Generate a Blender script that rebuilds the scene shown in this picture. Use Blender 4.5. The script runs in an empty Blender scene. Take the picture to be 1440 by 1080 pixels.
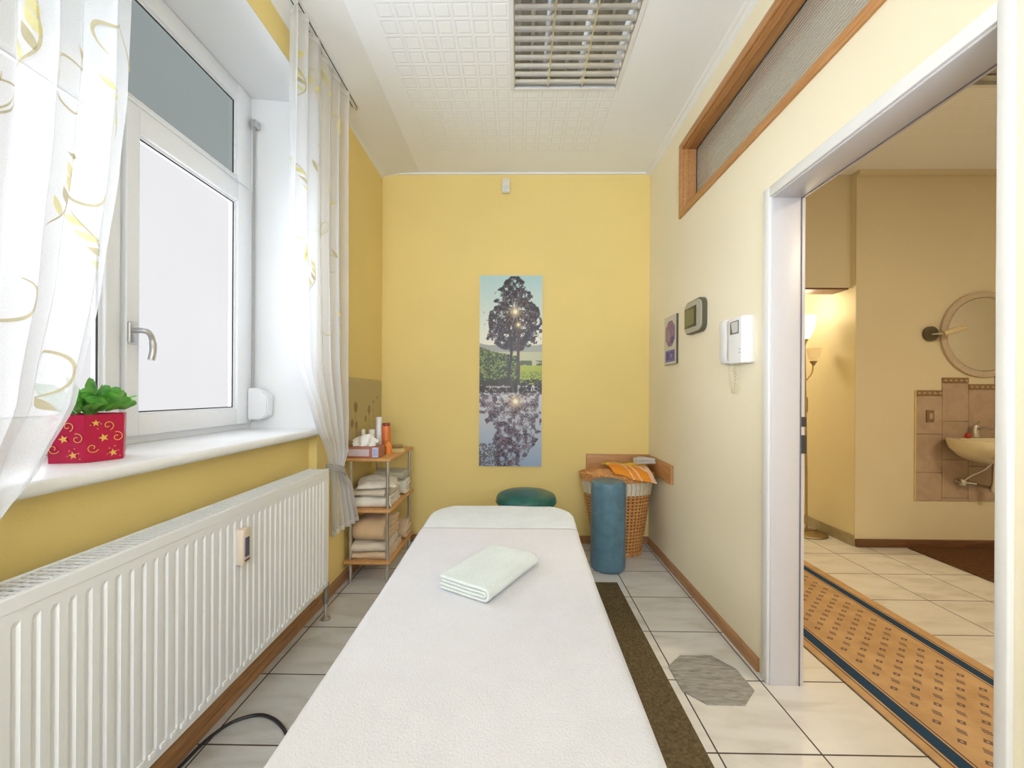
import bpy, bmesh, math, random
import numpy as np
from mathutils import Vector, Matrix, noise, Euler
random.seed(7)
PI = math.pi
SC = bpy.context.scene
COL = SC.collection

# ------------------------------------------------------------------ scene constants (metres)
XL, XR, YB, ZC = -1.09, 1.05, 3.25, 2.955
YN = -2.3                      # wall behind the camera
XH0, XH1 = 1.176, 4.6           # hall
YS = 3.235                     # hall wall with the sink
TILE, TX, TY = 0.345, 1.021, 3.089

# ------------------------------------------------------------------ materials
def srgb(r, g, b):
    f = lambda c: (c/255/12.92) if c/255 <= .04045 else ((c/255+.055)/1.055)**2.4
    return (f(r), f(g), f(b), 1)

class NT:
    """small helper around a node tree"""
    def __init__(s, name):
        s.m = bpy.data.materials.new(name); s.m.use_nodes = True
        s.t = s.m.node_tree; s.t.nodes.clear()
        s.out = s.t.nodes.new('ShaderNodeOutputMaterial')
    def n(s, typ, **kw):
        nd = s.t.nodes.new(typ)
        for k, v in kw.items(): setattr(nd, k, v)
        return nd
    def l(s, a, b): s.t.links.new(a, b)
    def bsdf(s, col=(.8,.8,.8,1), rough=.5, metal=0, spec=.5, **kw):
        b = s.n('ShaderNodeBsdfPrincipled')
        b.inputs['Base Color'].default_value = col
        b.inputs['Roughness'].default_value = rough
        b.inputs['Metallic'].default_value = metal
        b.inputs['Specular IOR Level'].default_value = spec
        for k, v in kw.items(): b.inputs[k].default_value = v
        s.l(b.outputs[0], s.out.inputs[0]); s.b = b
        return b
    def math(s, op, a, b=None, c=None, clamp=False):
        nd = s.n('ShaderNodeMath', operation=op); nd.use_clamp = clamp
        for i, v in enumerate((a, b, c)):
            if v is None: continue
            if isinstance(v, (int, float)): nd.inputs[i].default_value = v
            else: s.l(v, nd.inputs[i])
        return nd.outputs[0]
    def mix(s, fac, a, b, blend='MIX'):
        nd = s.n('ShaderNodeMix', data_type='RGBA', blend_type=blend)
        for i, v in ((0, fac), (6, a), (7, b)):
            if isinstance(v, (int, float)): nd.inputs[i].default_value = v
            elif isinstance(v, tuple): nd.inputs[i].default_value = v
            else: s.l(v, nd.inputs[i])
        return nd.outputs[2]
    def noise(s, scale, detail=3, vec=None, rough=.5, dist=0):
        nd = s.n('ShaderNodeTexNoise'); nd.inputs['Scale'].default_value = scale
        nd.inputs['Detail'].default_value = detail; nd.inputs['Roughness'].default_value = rough
        nd.inputs['Distortion'].default_value = dist
        if vec is not None: s.l(vec, nd.inputs['Vector'])
        return nd
    def geo(s):   # world position
        return s.n('ShaderNodeNewGeometry').outputs['Position']
    def obj(s): return s.n('ShaderNodeTexCoord').outputs['Object']
    def scaled(s, vec, sc):
        nd = s.n('ShaderNodeVectorMath', operation='MULTIPLY'); s.l(vec, nd.inputs[0]); nd.inputs[1].default_value = sc
        return nd.outputs[0]
    def xyz(s, vec):
        nd = s.n('ShaderNodeSeparateXYZ'); s.l(vec, nd.inputs[0]); return nd.outputs
    def bump(s, h, strength=.2, dist=.01):
        nd = s.n('ShaderNodeBump'); nd.inputs['Strength'].default_value = strength
        nd.inputs['Distance'].default_value = dist; s.l(h, nd.inputs['Height'])
        s.l(nd.outputs[0], s.b.inputs['Normal']); return nd
    def ramp(s, fac, stops):
        nd = s.n('ShaderNodeValToRGB'); e = nd.color_ramp.elements
        while len(e) < len(stops): e.new(.5)
        for i, (p, c) in enumerate(stops): e[i].position = p; e[i].color = c
        s.l(fac, nd.inputs[0]); return nd.outputs[0]

def plain(name, col, rough=.5, metal=0, nscale=60, var=.06, bump=.0, spec=.5, **kw):
    m = NT(name); m.bsdf(col, rough, metal, spec, **kw)
    nz = m.noise(nscale, 3, m.obj())
    dark = tuple(c*(1-var) for c in col[:3])+(1,); lite = tuple(min(1, c*(1+var)) for c in col[:3])+(1,)
    m.l(m.ramp(nz.outputs[0], [(.3, dark), (.7, lite)]), m.b.inputs['Base Color'])
    if bump: m.bump(nz.outputs[0], bump, .004)
    return m.m

def wall_paint(name, col):
    m = NT(name); m.bsdf(col, .75, 0, .3)
    nz = m.noise(1.3, 2, m.geo()); fine = m.noise(190, 4, m.geo())
    d = tuple(c*.97 for c in col[:3])+(1,); l_ = tuple(min(1, c*1.03) for c in col[:3])+(1,)
    m.l(m.ramp(nz.outputs[0], [(.3, d), (.7, l_)]), m.b.inputs['Base Color'])
    m.bump(fine.outputs[0], .18, .002); return m.m

M = {}
M['yellow'] = wall_paint('yellow_wall_paint', (.88, .685, .265, 1))
M['lit_yellow'] = wall_paint('lit_yellow_wall_paint', (.92, .84, .64, 1))  # wall yellow paled in its colour to imitate strong window light
M['white_wall'] = wall_paint('white_wall_paint', (.86, .86, .85, 1))
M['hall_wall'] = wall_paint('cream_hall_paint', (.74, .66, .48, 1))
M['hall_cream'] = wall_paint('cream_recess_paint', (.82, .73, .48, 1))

def tile_floor():
    m = NT('marbled_floor_tiles'); m.bsdf((.7,.68,.62,1), .17, 0, .5)
    p = m.geo(); o = m.xyz(p)
    def line(c, off):
        t = m.math('DIVIDE', m.math('SUBTRACT', c, off), TILE)
        f = m.math('FRACT', m.math('ADD', t, 100.0))
        d = m.math('MINIMUM', f, m.math('SUBTRACT', 1.0, f))
        return m.math('MULTIPLY', d, TILE), m.math('FLOOR', m.math('ADD', t, 100.0))
    dx, ix = line(o[0], TX); dy, iy = line(o[1], TY)
    d = m.math('MINIMUM', dx, dy)
    g = m.math('LESS_THAN', d, .0028)
    cid = m.math('ADD', m.math('MULTIPLY', ix, 7.31), m.math('MULTIPLY', iy, 3.77))
    cmb = m.n('ShaderNodeCombineXYZ'); m.l(cid, cmb.inputs[2]); m.l(cid, cmb.inputs[0])
    add = m.n('ShaderNodeVectorMath', operation='ADD'); m.l(p, add.inputs[0]); m.l(cmb.outputs[0], add.inputs[1])
    rot = m.n('ShaderNodeMapping'); rot.inputs['Rotation'].default_value = (0, 0, .6); rot.inputs['Scale'].default_value = (1.4, 4.5, 1)
    m.l(add.outputs[0], rot.inputs[0])
    nz = m.noise(2.2, 5, rot.outputs[0], .55, .6)
    vein = m.ramp(nz.outputs[0], [(.32, srgb(206,202,193)), (.5, srgb(222,219,213)), (.7, srgb(228,226,221))])
    m.l(m.mix(g, vein, srgb(72,60,52)), m.b.inputs['Base Color'])
    m.l(m.math('ADD', m.math('MULTIPLY', g, .6), .15), m.b.inputs['Roughness'])
    h = m.math('MINIMUM', m.math('DIVIDE', d, .005), 1.0)
    fn = m.noise(160, 3, p)
    m.bump(m.math('ADD', h, m.math('MULTIPLY', fn.outputs[0], .16)), .25, .002)
    return m.m
M['floor'] = tile_floor()

def ceiling_mat():
    m = NT('embossed_ceiling_panels'); m.bsdf((.92,.91,.91,1), .7, 0, .3)
    p = m.geo(); o = m.xyz(p); P = .0885
    def prof(c, off):
        f = m.math('FRACT', m.math('ADD', m.math('DIVIDE', m.math('SUBTRACT', c, off), P), 200.0))
        d = m.math('MULTIPLY', m.math('MINIMUM', f, m.math('SUBTRACT', 1.0, f)), P)
        return d
    def region(c, a, b): return m.math('MULTIPLY', m.math('GREATER_THAN', c, a), m.math('LESS_THAN', c, b))
    d = m.math('MINIMUM', prof(o[0], -.665), prof(o[1], 2.97))
    # double groove: a raised rib between two thin channels
    h1 = m.math('SMOOTH_MIN', m.math('DIVIDE', m.math('ABSOLUTE', m.math('SUBTRACT', d, .011)), .006), 1.0, .2)
    here = m.math('MULTIPLY', region(o[0], -.665, .575), region(o[1], -2.2, 2.97))
    hall = m.math('GREATER_THAN', o[0], 1.3); hall = m.math('MULTIPLY', hall, m.math('LESS_THAN', o[1], 2.85))
    msk = m.math('MAXIMUM', here, hall)
    h = m.math('ADD', m.math('MULTIPLY', h1, msk), m.math('SUBTRACT', 1.0, msk))
    fn = m.noise(90, 3, p)
    m.bump(m.math('ADD', h, m.math('MULTIPLY', fn.outputs[0], .05)), .4, .0033)
    m.l(m.ramp(h, [(0, (.89,.905,.925,1)), (1, (.93,.945,.965,1))]), m.b.inputs['Base Color'])
    return m.m
M['ceiling'] = ceiling_mat()

def wood(name, c1, c2, axis=1, rough=.45, scale=6):
    m = NT(name); m.bsdf(c1, rough, 0, .4)
    mp = m.n('ShaderNodeMapping'); sc = [14, 14, 14]; sc[axis] = .8
    mp.inputs['Scale'].default_value = sc; m.l(m.geo(), mp.inputs[0])
    nz = m.noise(scale, 4, mp.outputs[0], .6, 1.2)
    m.l(m.ramp(nz.outputs[0], [(.3, c2), (.65, c1)]), m.b.inputs['Base Color'])
    m.bump(nz.outputs[0], .06, .002); return m.m
M['wood_y'] = wood('beech_wood_lengthways', srgb(204,152,98), srgb(178,124,74), 1)
M['wood_x'] = wood('beech_wood_crossways', srgb(204,152,98), srgb(178,124,74), 0)
M['wood_z'] = wood('beech_wood_upright', srgb(204,152,98), srgb(178,124,74), 2)
M['skirt'] = wood('skirting_wood', srgb(196,150,106), srgb(160,112,76), 1)
M['shelf_wood'] = wood('light_shelf_wood', srgb(214,164,106), srgb(192,140,84), 1)
M['brown_base'] = wood('brown_skirting', srgb(120,84,56), srgb(92,62,42), 0)

M['pvc'] = plain('white_window_plastic', (.87,.88,.90,1), .28, var=.01)
M['white_lac'] = plain('white_lacquer', (.82,.82,.82,1), .32, var=.01)
M['sill'] = plain('white_sill_laminate', (.86,.86,.85,1), .3, var=.02)
M['radiator'] = plain('white_radiator_enamel', (.81,.82,.82,1), .35, var=.01)
M['seal'] = plain('black_rubber_seal', (.02,.02,.022,1), .5)
M['chrome'] = plain('brushed_steel', (.62,.62,.63,1), .28, 1, var=.03)
M['alu'] = plain('satin_aluminium', (.55,.56,.57,1), .35, 1, var=.02)
M['brass'] = plain('aged_nickel_brass', (.45,.36,.22,1), .35, 1, var=.05)
M['dark'] = plain('dark_grey_plastic', (.05,.05,.05,1), .45)
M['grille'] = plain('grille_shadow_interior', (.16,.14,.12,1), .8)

def terry(name, col, scale=260, strength=.5, var=.07):
    m = NT(name); m.bsdf(col, .95, 0, .1)
    m.b.inputs['Sheen Weight'].default_value = .25
    p = m.obj(); a = m.noise(scale, 3, p, .7); b = m.noise(14, 2, p)
    mixn = m.math('ADD', m.math('MULTIPLY', a.outputs[0], .6), m.math('MULTIPLY', b.outputs[0], .4))
    d = tuple(c*(1-var) for c in col[:3])+(1,); l_ = tuple(min(1, c*(1+var)) for c in col[:3])+(1,)
    m.l(m.ramp(mixn, [(.35, d), (.65, l_)]), m.b.inputs['Base Color'])
    m.bump(a.outputs[0], strength, .004); return m.m
M['sheet'] = terry('white_terry_sheet', (.66,.65,.67,1), 210, .55, .04)
M['undersheet'] = terry('bluish_white_terry', (.68,.72,.745,1), 120, .5)
M['cream_cover'] = terry('cream_fitted_cover', (.74,.70,.52,1), 200, .3)
M['mint'] = terry('pale_mint_terry', (.66,.71,.68,1), 200, .7)
M['cream_towel'] = terry('cream_terry', (.70,.62,.49,1))
M['white_towel'] = terry('offwhite_terry', (.76,.72,.62,1))
M['grey_towel'] = terry('sage_grey_terry', (.50,.49,.37,1))
M['peach_towel'] = terry('peach_terry', (.70,.49,.28,1))
M['sand_towel'] = terry('sand_terry', (.68,.51,.33,1))

def leather(name, col, rough=.35):
    m = NT(name); m.bsdf(col, rough, 0, .5)
    p = m.obj(); v = m.n('ShaderNodeTexVoronoi'); v.inputs['Scale'].default_value = 160; m.l(p, v.inputs['Vector'])
    nz = m.noise(9, 3, p, .5, 1.5)
    d = tuple(c*.8 for c in col[:3])+(1,); l_ = tuple(c*1.15 for c in col[:3])+(1,)
    m.l(m.ramp(nz.outputs[0], [(.3, d), (.7, l_)]), m.b.inputs['Base Color'])
    m.bump(m.math('ADD', m.math('MULTIPLY', v.outputs[0], .3), nz.outputs[0]), .25, .006); return m.m
M['teal'] = leather('teal_blue_vinyl', srgb(94,130,148), .36)
M['green'] = leather('dark_green_vinyl', srgb(34,104,98), .28)

def emis(name, col, st):
    m = NT(name); e = m.n('ShaderNodeEmission'); e.inputs[0].default_value = col; e.inputs[1].default_value = st
    nz = m.noise(1.6, 2, m.geo())
    d = tuple(c*.96 for c in col[:3])+(1,)
    m.l(m.ramp(nz.outputs[0], [(.3, d), (.7, col)]), e.inputs[0])
    m.l(e.outputs[0], m.out.inputs[0]); return m.m

def frosted(name, glow, st, clear=.35, tint=(1,1,1,1)):
    """daylit satin glass: glows with the daylight behind it and lets part of it straight through"""
    m = NT(name)
    nz = m.noise(1.5, 2, m.geo())
    e = m.n('ShaderNodeEmission'); e.inputs[1].default_value = st
    d = tuple(c*.93 for c in glow[:3])+(1,)
    m.l(m.ramp(nz.outputs[0], [(.3, d), (.7, glow)]), e.inputs[0])
    gl = m.n('ShaderNodeBsdfGlossy'); gl.inputs['Roughness'].default_value = .25
    tr = m.n('ShaderNodeBsdfTransparent'); tr.inputs[0].default_value = tint
    a = m.n('ShaderNodeMixShader'); a.inputs[0].default_value = .05; m.l(e.outputs[0], a.inputs[1]); m.l(gl.outputs[0], a.inputs[2])
    b = m.n('ShaderNodeMixShader'); b.inputs[0].default_value = clear; m.l(a.outputs[0], b.inputs[1]); m.l(tr.outputs[0], b.inputs[2])
    m.l(b.outputs[0], m.out.inputs[0]); return m.m
M['pane'] = frosted('daylit_frosted_glass', (.82,.80,.81,1), .88, .6)
M['pane_top'] = frosted('grey_frosted_glass', (.34,.385,.375,1), .95, .25, (.34,.37,.37,1))

def sheer():
    m = NT('sheer_white_voile'); p = m.geo()
    d = m.n('ShaderNodeBsdfDiffuse'); d.inputs[0].default_value = (.88,.88,.88,1)
    t = m.n('ShaderNodeBsdfTranslucent'); t.inputs[0].default_value = (.88,.88,.88,1)
    tr = m.n('ShaderNodeBsdfTransparent'); d.inputs[0].default_value = t.inputs[0].default_value = (.76,.76,.76,1)
    a = m.n('ShaderNodeMixShader'); a.inputs[0].default_value = .4; m.l(d.outputs[0], a.inputs[1]); m.l(t.outputs[0], a.inputs[2])
    b = m.n('ShaderNodeMixShader'); m.l(a.outputs[0], b.inputs[1]); m.l(tr.outputs[0], b.inputs[2])
    nz = m.noise(420, 2, p)
    m.l(m.math('ADD', m.math('MULTIPLY', nz.outputs[0], .2), .18), b.inputs[0])
    m.l(b.outputs[0], m.out.inputs[0]); return m.m
M['voile'] = sheer()
def voile_print(name, col, tr_=.25):
    m = NT(name)
    d = m.n('ShaderNodeBsdfDiffuse'); t = m.n('ShaderNodeBsdfTranslucent')
    nz = m.noise(300, 2, m.geo()); c = m.ramp(nz.outputs[0], [(.3, tuple(x*.92 for x in col[:3])+(1,)), (.7, col)])
    m.l(c, d.inputs[0]); m.l(c, t.inputs[0])
    tr = m.n('ShaderNodeBsdfTransparent')
    a = m.n('ShaderNodeMixShader'); a.inputs[0].default_value = .5; m.l(d.outputs[0], a.inputs[1]); m.l(t.outputs[0], a.inputs[2])
    b = m.n('ShaderNodeMixShader'); b.inputs[0].default_value = tr_; m.l(a.outputs[0], b.inputs[1]); m.l(tr.outputs[0], b.inputs[2])
    m.l(b.outputs[0], m.out.inputs[0]); return m.m
M['print_gold'] = voile_print('pale_gold_scroll_print', (.60,.53,.33,1), .12)
M['print_yellow'] = voile_print('soft_yellow_leaf_print', (.84,.77,.38,1), .15)
M['hem'] = voile_print('voile_hem', (.84,.84,.84,1), .08)

def vcol(name, rough=.5, spec=.4):
    m = NT(name); m.bsdf((1,1,1,1), rough, 0, spec)
    a = m.n('ShaderNodeVertexColor'); a.layer_name = 'Col'
    nz = m.noise(500, 2, m.obj())
    m.l(m.mix(.06, a.outputs[0], nz.outputs[1], 'OVERLAY'), m.b.inputs['Base Color']); return m.m
M['print'] = vcol('printed_surface', .35)
M['print_matt'] = vcol('printed_fabric', .9, .1)
M['wicker'] = vcol('woven_wicker', .55, .3)

def stripes_mat():     # striped hall runner with staggered woven motifs
    m = NT('woven_hall_runner'); m.bsdf((.6,.45,.3,1), .95, 0, .1)
    p = m.geo(); o = m.xyz(p)
    base = m.ramp(m.noise(9, 3, p).outputs[0], [(.3, srgb(188,152,110)), (.7, srgb(206,172,130))])
    def band(c, a, b): return m.math('MULTIPLY', m.math('GREATER_THAN', c, a), m.math('LESS_THAN', c, b))
    u = m.math('DIVIDE', m.math('SUBTRACT', o[0], 1.535), .0445)
    iu = m.math('ROUND', u); fu = m.math('MULTIPLY', m.math('SUBTRACT', u, iu), .0445)
    par = m.math('FLOORED_MODULO', iu, 2.0)
    w = m.math('SUBTRACT', m.math('DIVIDE', m.math('SUBTRACT', o[1], 1.417), .084), m.math('MULTIPLY', par, .5))
    iw = m.math('ROUND', w); fw = m.math('MULTIPLY', m.math('SUBTRACT', w, iw), .084)
    r = m.math('ADD', m.math('ABSOLUTE', m.math('DIVIDE', fu, .0155)), m.math('ABSOLUTE', m.math('DIVIDE', fw, m.math('ADD', .015, m.math('MULTIPLY', par, .007)))))
    mot = m.math('LESS_THAN', r, 1.0)
    hole = m.math('MULTIPLY', m.math('LESS_THAN', r, .35), m.math('SUBTRACT', 1.0, par))
    saw = m.math('MULTIPLY', m.math('LESS_THAN', m.math('FRACT', m.math('MULTIPLY', o[1], 150.0)), .3), par)
    mot = m.math('MULTIPLY', mot, m.math('SUBTRACT', 1.0, m.math('MAXIMUM', hole, saw)))
    mot = m.math('MULTIPLY', mot, band(o[0], 1.51, 1.915))
    col = m.mix(m.math('MULTIPLY', mot, .85), base, srgb(96,84,90))
    st = m.math('MAXIMUM', band(o[0], 1.417, 1.468), band(o[0], 1.955, 2.0))
    th = m.math('MAXIMUM', m.math('MAXIMUM', band(o[0], 1.403, 1.408), band(o[0], 1.476, 1.481)), m.math('MAXIMUM', band(o[0], 1.942, 1.947), band(o[0], 2.008, 2.013)))
    col = m.mix(st, col, srgb(48,72,98)); col = m.mix(th, col, srgb(70,66,70))
    m.l(col, m.b.inputs['Base Color'])
    rib = m.math('SINE', m.math('MULTIPLY', o[1], 1300.0))
    m.bump(rib, .35, .0015); return m.m
M['runner'] = stripes_mat()

# ------------------------------------------------------------------ object helpers
def empty(name, loc=(0,0,0), rotz=0):
    o = bpy.data.objects.new(name, None); COL.objects.link(o); o.location = loc; o.rotation_euler = (0,0,rotz)
    o.empty_display_size = .05; return o
def tag(o, label, cat, group=None, kind=None):
    o['label'] = label; o['category'] = cat
    if group: o['group'] = group
    if kind: o['kind'] = kind
    return o
def struct(o): o['kind'] = 'structure'; return o
def link(name, me, mats, parent=None, smooth=False, keep=True):
    o = bpy.data.objects.new(name, me); COL.objects.link(o)
    for mm in (mats if isinstance(mats, (list, tuple)) else [mats]): me.materials.append(mm)
    if smooth:
        me.polygons.foreach_set('use_smooth', [True]*len(me.polygons))
    if parent is not None:
        o.parent = parent
        if keep:   # verts given in world space: undo the parent's transform
            bpy.context.view_layer.update()
            o.matrix_parent_inverse = parent.matrix_world.inverted()
    return o
def frombm(name, bm, mats, parent=None, smooth=False, keep=True):
    me = bpy.data.meshes.new(name); bm.normal_update(); bm.to_mesh(me); bm.free()
    return link(name, me, mats, parent, smooth, keep)
def smooth_angle(o, deg=35):
    me = o.data
    me.polygons.foreach_set('use_smooth', [True]*len(me.polygons))
    bm = bmesh.new(); bm.from_mesh(me)
    for e in bm.edges:
        if len(e.link_faces) == 2 and e.calc_face_angle(0) > math.radians(deg): e.smooth = False
        elif len(e.link_faces) != 2: e.smooth = False
    bm.to_mesh(me); bm.free(); return o
def add_box(bm, x0, x1, y0, y1, z0, z1, bev=0, seg=2, mi=0, mat=None):
    vs = [bm.verts.new(v) for v in ((x0,y0,z0),(x1,y0,z0),(x1,y1,z0),(x0,y1,z0),(x0,y0,z1),(x1,y0,z1),(x1,y1,z1),(x0,y1,z1))]
    if mat is not None:
        for v in vs: v.co = mat @ v.co
    fs = [bm.faces.new([vs[i] for i in q]) for q in ((3,2,1,0),(4,5,6,7),(0,1,5,4),(1,2,6,5),(2,3,7,6),(3,0,4,7))]
    for f in fs: f.material_index = mi
    if bev:
        es = list({e for f in fs for e in f.edges})
        r = bmesh.ops.bevel(bm, geom=es, offset=bev, segments=seg, affect='EDGES', profile=.5)
        for f in r['faces']: f.material_index = mi
    return bm
def box(name, x0, x1, y0, y1, z0, z1, m, parent=None, bev=0, seg=2):
    bm = bmesh.new(); add_box(bm, x0, x1, y0, y1, z0, z1, bev, seg)
    o = frombm(name, bm, m, parent)
    if bev: smooth_angle(o, 50)
    return o
def prism(bm, pts, axis, a, b, mi=0):
    """extrude a 2-D polygon along axis (0,1,2) from a to b"""
    def P(p, t):
        q = [p[0], p[1]]; q.insert(axis, t); return q
    A = [bm.verts.new(P(p, a)) for p in pts]; B = [bm.verts.new(P(p, b)) for p in pts]
    n = len(pts)
    fs = [bm.faces.new(A), bm.faces.new(B[::-1])]
    for i in range(n): fs.append(bm.faces.new([A[i], B[i], B[(i+1)%n], A[(i+1)%n]]))
    for f in fs: f.material_index = mi
    return fs
def lathe(bm, prof, cx, cy, seg=32, sx=1, sy=1, mi=0, closed=False):
    rings = []
    for r, z in prof:
        if r < 1e-6: rings.append([bm.verts.new((cx, cy, z))])
        else: rings.append([bm.verts.new((cx+r*sx*math.cos(2*PI*i/seg), cy+r*sy*math.sin(2*PI*i/seg), z)) for i in range(seg)])
    for a, b in zip(rings, rings[1:]):
        if len(a) == 1 and len(b) == 1: continue
        for i in range(seg):
            j = (i+1) % seg
            if len(a) == 1: f = bm.faces.new([a[0], b[j], b[i]])
            elif len(b) == 1: f = bm.faces.new([a[i], a[j], b[0]])
            else: f = bm.faces.new([a[i], a[j], b[j], b[i]])
            f.material_index = mi
def tube(bm, pts, r, seg=10, cap=True, mi=0):
    pts = [Vector(p) for p in pts]; rings = []
    up = Vector((0,0,1)); prev = None
    for i, p in enumerate(pts):
        d = (pts[min(i+1, len(pts)-1)] - pts[max(i-1, 0)]).normalized()
        if prev is None:
            a = d.cross(up) if abs(d.dot(up)) < .95 else d.cross(Vector((1,0,0)))
        else: a = prev - d*prev.dot(d)
        a.normalize(); prev = a; b = d.cross(a)
        rr = r[i] if isinstance(r, (list, tuple)) else r
        rings.append([bm.verts.new(p + (a*math.cos(2*PI*k/seg)+b*math.sin(2*PI*k/seg))*rr) for k in range(seg)])
    for a, b in zip(rings, rings[1:]):
        for k in range(seg):
            f = bm.faces.new([a[k], a[(k+1)%seg], b[(k+1)%seg], b[k]]); f.material_index = mi
    if cap:
        for rg in (rings[0][::-1], rings[-1]):
            f = bm.faces.new(rg); f.material_index = mi
def smoothpath(pts, n=8):
    out = []; P = [Vector(p) for p in pts]; P = [2*P[0]-P[1]]+P+[2*P[-1]-P[-2]]
    for i in range(1, len(P)-2):
        for k in range(n):
            t = k/n; a, b, c, d = P[i-1], P[i], P[i+1], P[i+2]
            out.append(.5*((2*b)+(c-a)*t+(2*a-5*b+4*c-d)*t*t+(3*b-a-3*c+d)*t**3))
    out.append(P[-2]); return out
def interp(x, xs, ys):
    if x <= xs[0]: return ys[0]
    for i in range(len(xs)-1):
        if x <= xs[i+1]:
            t = (x-xs[i])/(xs[i+1]-xs[i]); t = t*t*(3-2*t)*.4+t*.6
            return ys[i]+(ys[i+1]-ys[i])*t
    return ys[-1]
def colour_grid(name, nx, nz, fpos, cols, m, parent=None, back=None):
    """grid of nx x nz cells with a colour per cell corner; cols is (nz+1, nx+1, 3) linear"""
    vs = [fpos(i/nx, k/nz) for k in range(nz+1) for i in range(nx+1)]
    W = nx+1
    fs = [(k*W+i, k*W+i+1, (k+1)*W+i+1, (k+1)*W+i) for k in range(nz) for i in range(nx)]
    me = bpy.data.meshes.new(name); me.from_pydata(vs, [], fs)
    at = me.color_attributes.new('Col', 'FLOAT_COLOR', 'POINT')
    c4 = np.ones((len(vs), 4), dtype=np.float32); c4[:, :3] = cols.reshape(-1, 3)
    at.data.foreach_set('color', c4.ravel())
    return link(name, me, m, parent)

# ------------------------------------------------------------------ room shell
def rects_with_holes(u0, u1, v0, v1, holes):
    us = sorted({u0, u1, *[h[0] for h in holes], *[h[1] for h in holes]}); vs = sorted({v0, v1, *[h[2] for h in holes], *[h[3] for h in holes]})
    out = []
    for a, b in zip(us, us[1:]):
        for c, d in zip(vs, vs[1:]):
            m_ = ((a+b)/2, (c+d)/2)
            if not any(h[0] < m_[0] < h[1] and h[2] < m_[1] < h[3] for h in holes): out.append((a, b, c, d))
    return out

def wall_x(name, x0, x1, y0, y1, z0, z1, holes, mats, parent=None):
    """wall slab of thickness x0..x1 with rectangular holes (y0,y1,z0,z1)"""
    bm = bmesh.new()
    for (a, b, c, d) in rects_with_holes(y0, y1, z0, z1, holes): add_box(bm, x0, x1, a, b, c, d)
    bmesh.ops.remove_doubles(bm, verts=bm.verts, dist=1e-5)
    # drop interior faces shared by two boxes
    seen = {}
    for f in bm.faces:
        k = tuple(round(c, 4) for c in f.calc_center_median()); seen.setdefault(k, []).append(f)
    bmesh.ops.delete(bm, geom=[f for v in seen.values() if len(v) > 1 for f in v], context='FACES')
    return frombm(name, bm, mats, parent)

struct(box('floor', -1.6, XH1+.1, YN-.1, 6.2, -.1, 0, M['floor']))
# ceiling with two openings for the recessed fittings
L1 = (-.036, .564, 1.15, 2.352); L2 = (2.53, 3.13, 1.14, 2.343)
bm = bmesh.new()
for (a, b, c, d) in rects_with_holes(-1.6, XH1+.1, YN-.1, 6.2, [L1, L2]): add_box(bm, a, b, c, d, ZC, ZC+.12)
struct(frombm('ceiling', bm, M['ceiling']))
# left wall: window niche and a shallow radiator recess below the sill
NY0, NY1, NZ0, NZ1 = .62, 2.2, .965, 2.765
bm = bmesh.new()
for (a, b, c, d) in rects_with_holes(YN, YB, 0, ZC, [(NY0, NY1, 0, NZ1)]): add_box(bm, -1.5, XL, a, b, c, d)
add_box(bm, -1.5, -1.135, NY0, NY1, 0, NZ0)
struct(frombm('wall_left', bm, M['yellow']))
# white plastered reveals of the niche (slightly splayed)
bm = bmesh.new(); t = .004
for q in ([(-1.5,2.14,NZ0),(-1.5,2.14,NZ1),(XL-.001,NY1-t,NZ1),(XL-.001,NY1-t,NZ0)],
          [(-1.5,.66,NZ0),(XL-.001,NY0+t,NZ0),(XL-.001,NY0+t,NZ1),(-1.5,.66,NZ1)],
          [(-1.5,NY0,NZ1-t),(XL-.001,NY0,NZ1-t),(XL-.001,NY1,NZ1-t),(-1.5,NY1,NZ1-t)]):
    bm.faces.new([bm.verts.new(v) for v in q])
o = frombm('trim_2', bm, M['white_wall']); struct(o)
s = o.modifiers.new('t', 'SOLIDIFY'); s.thickness = .006; s.offset = 0

struct(box('wall_back', -1.5, XH0+.02, YB, YB+.15, 0, ZC, M['yellow']))
DY0, DY1, DZ = .896, 1.690, 2.012
TY0, TY1, TZ0, TZ1 = .45, 2.645, 2.325, 2.80
struct(wall_x('wall_right', XR, XH0, YN, YB, 0, ZC, [(DY0, DY1, 0, DZ), (TY0, TY1, TZ0, TZ1)], M['lit_yellow']))
# wall behind the camera with an added, unseen window for the fill light
bm = bmesh.new()
for (a, b, c, d) in rects_with_holes(-1.5, XH0, 0, ZC, [(-.85, .85, .85, 2.6)]): add_box(bm, a, b, YN-.15, YN, c, d)
struct(frombm('wall_near', bm, M['white_wall']))
# hall shell
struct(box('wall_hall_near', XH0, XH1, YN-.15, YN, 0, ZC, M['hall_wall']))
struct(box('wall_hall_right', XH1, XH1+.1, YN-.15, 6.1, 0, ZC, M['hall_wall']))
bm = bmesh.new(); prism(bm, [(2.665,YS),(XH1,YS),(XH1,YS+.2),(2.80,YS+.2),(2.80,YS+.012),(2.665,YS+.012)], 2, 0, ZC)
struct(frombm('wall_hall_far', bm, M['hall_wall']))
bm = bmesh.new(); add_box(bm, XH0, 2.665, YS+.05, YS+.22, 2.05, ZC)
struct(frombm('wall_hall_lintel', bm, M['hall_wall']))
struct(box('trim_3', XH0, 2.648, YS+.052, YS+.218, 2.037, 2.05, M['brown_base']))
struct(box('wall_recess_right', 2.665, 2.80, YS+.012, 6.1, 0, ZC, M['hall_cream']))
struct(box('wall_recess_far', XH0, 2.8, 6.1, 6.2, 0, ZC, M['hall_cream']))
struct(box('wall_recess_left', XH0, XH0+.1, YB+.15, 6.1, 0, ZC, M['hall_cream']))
struct(box('trim_4', 2.665, XH1, YS-.022, YS, 0, .062, M['brown_base'], bev=.004))
bm = bmesh.new()
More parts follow.
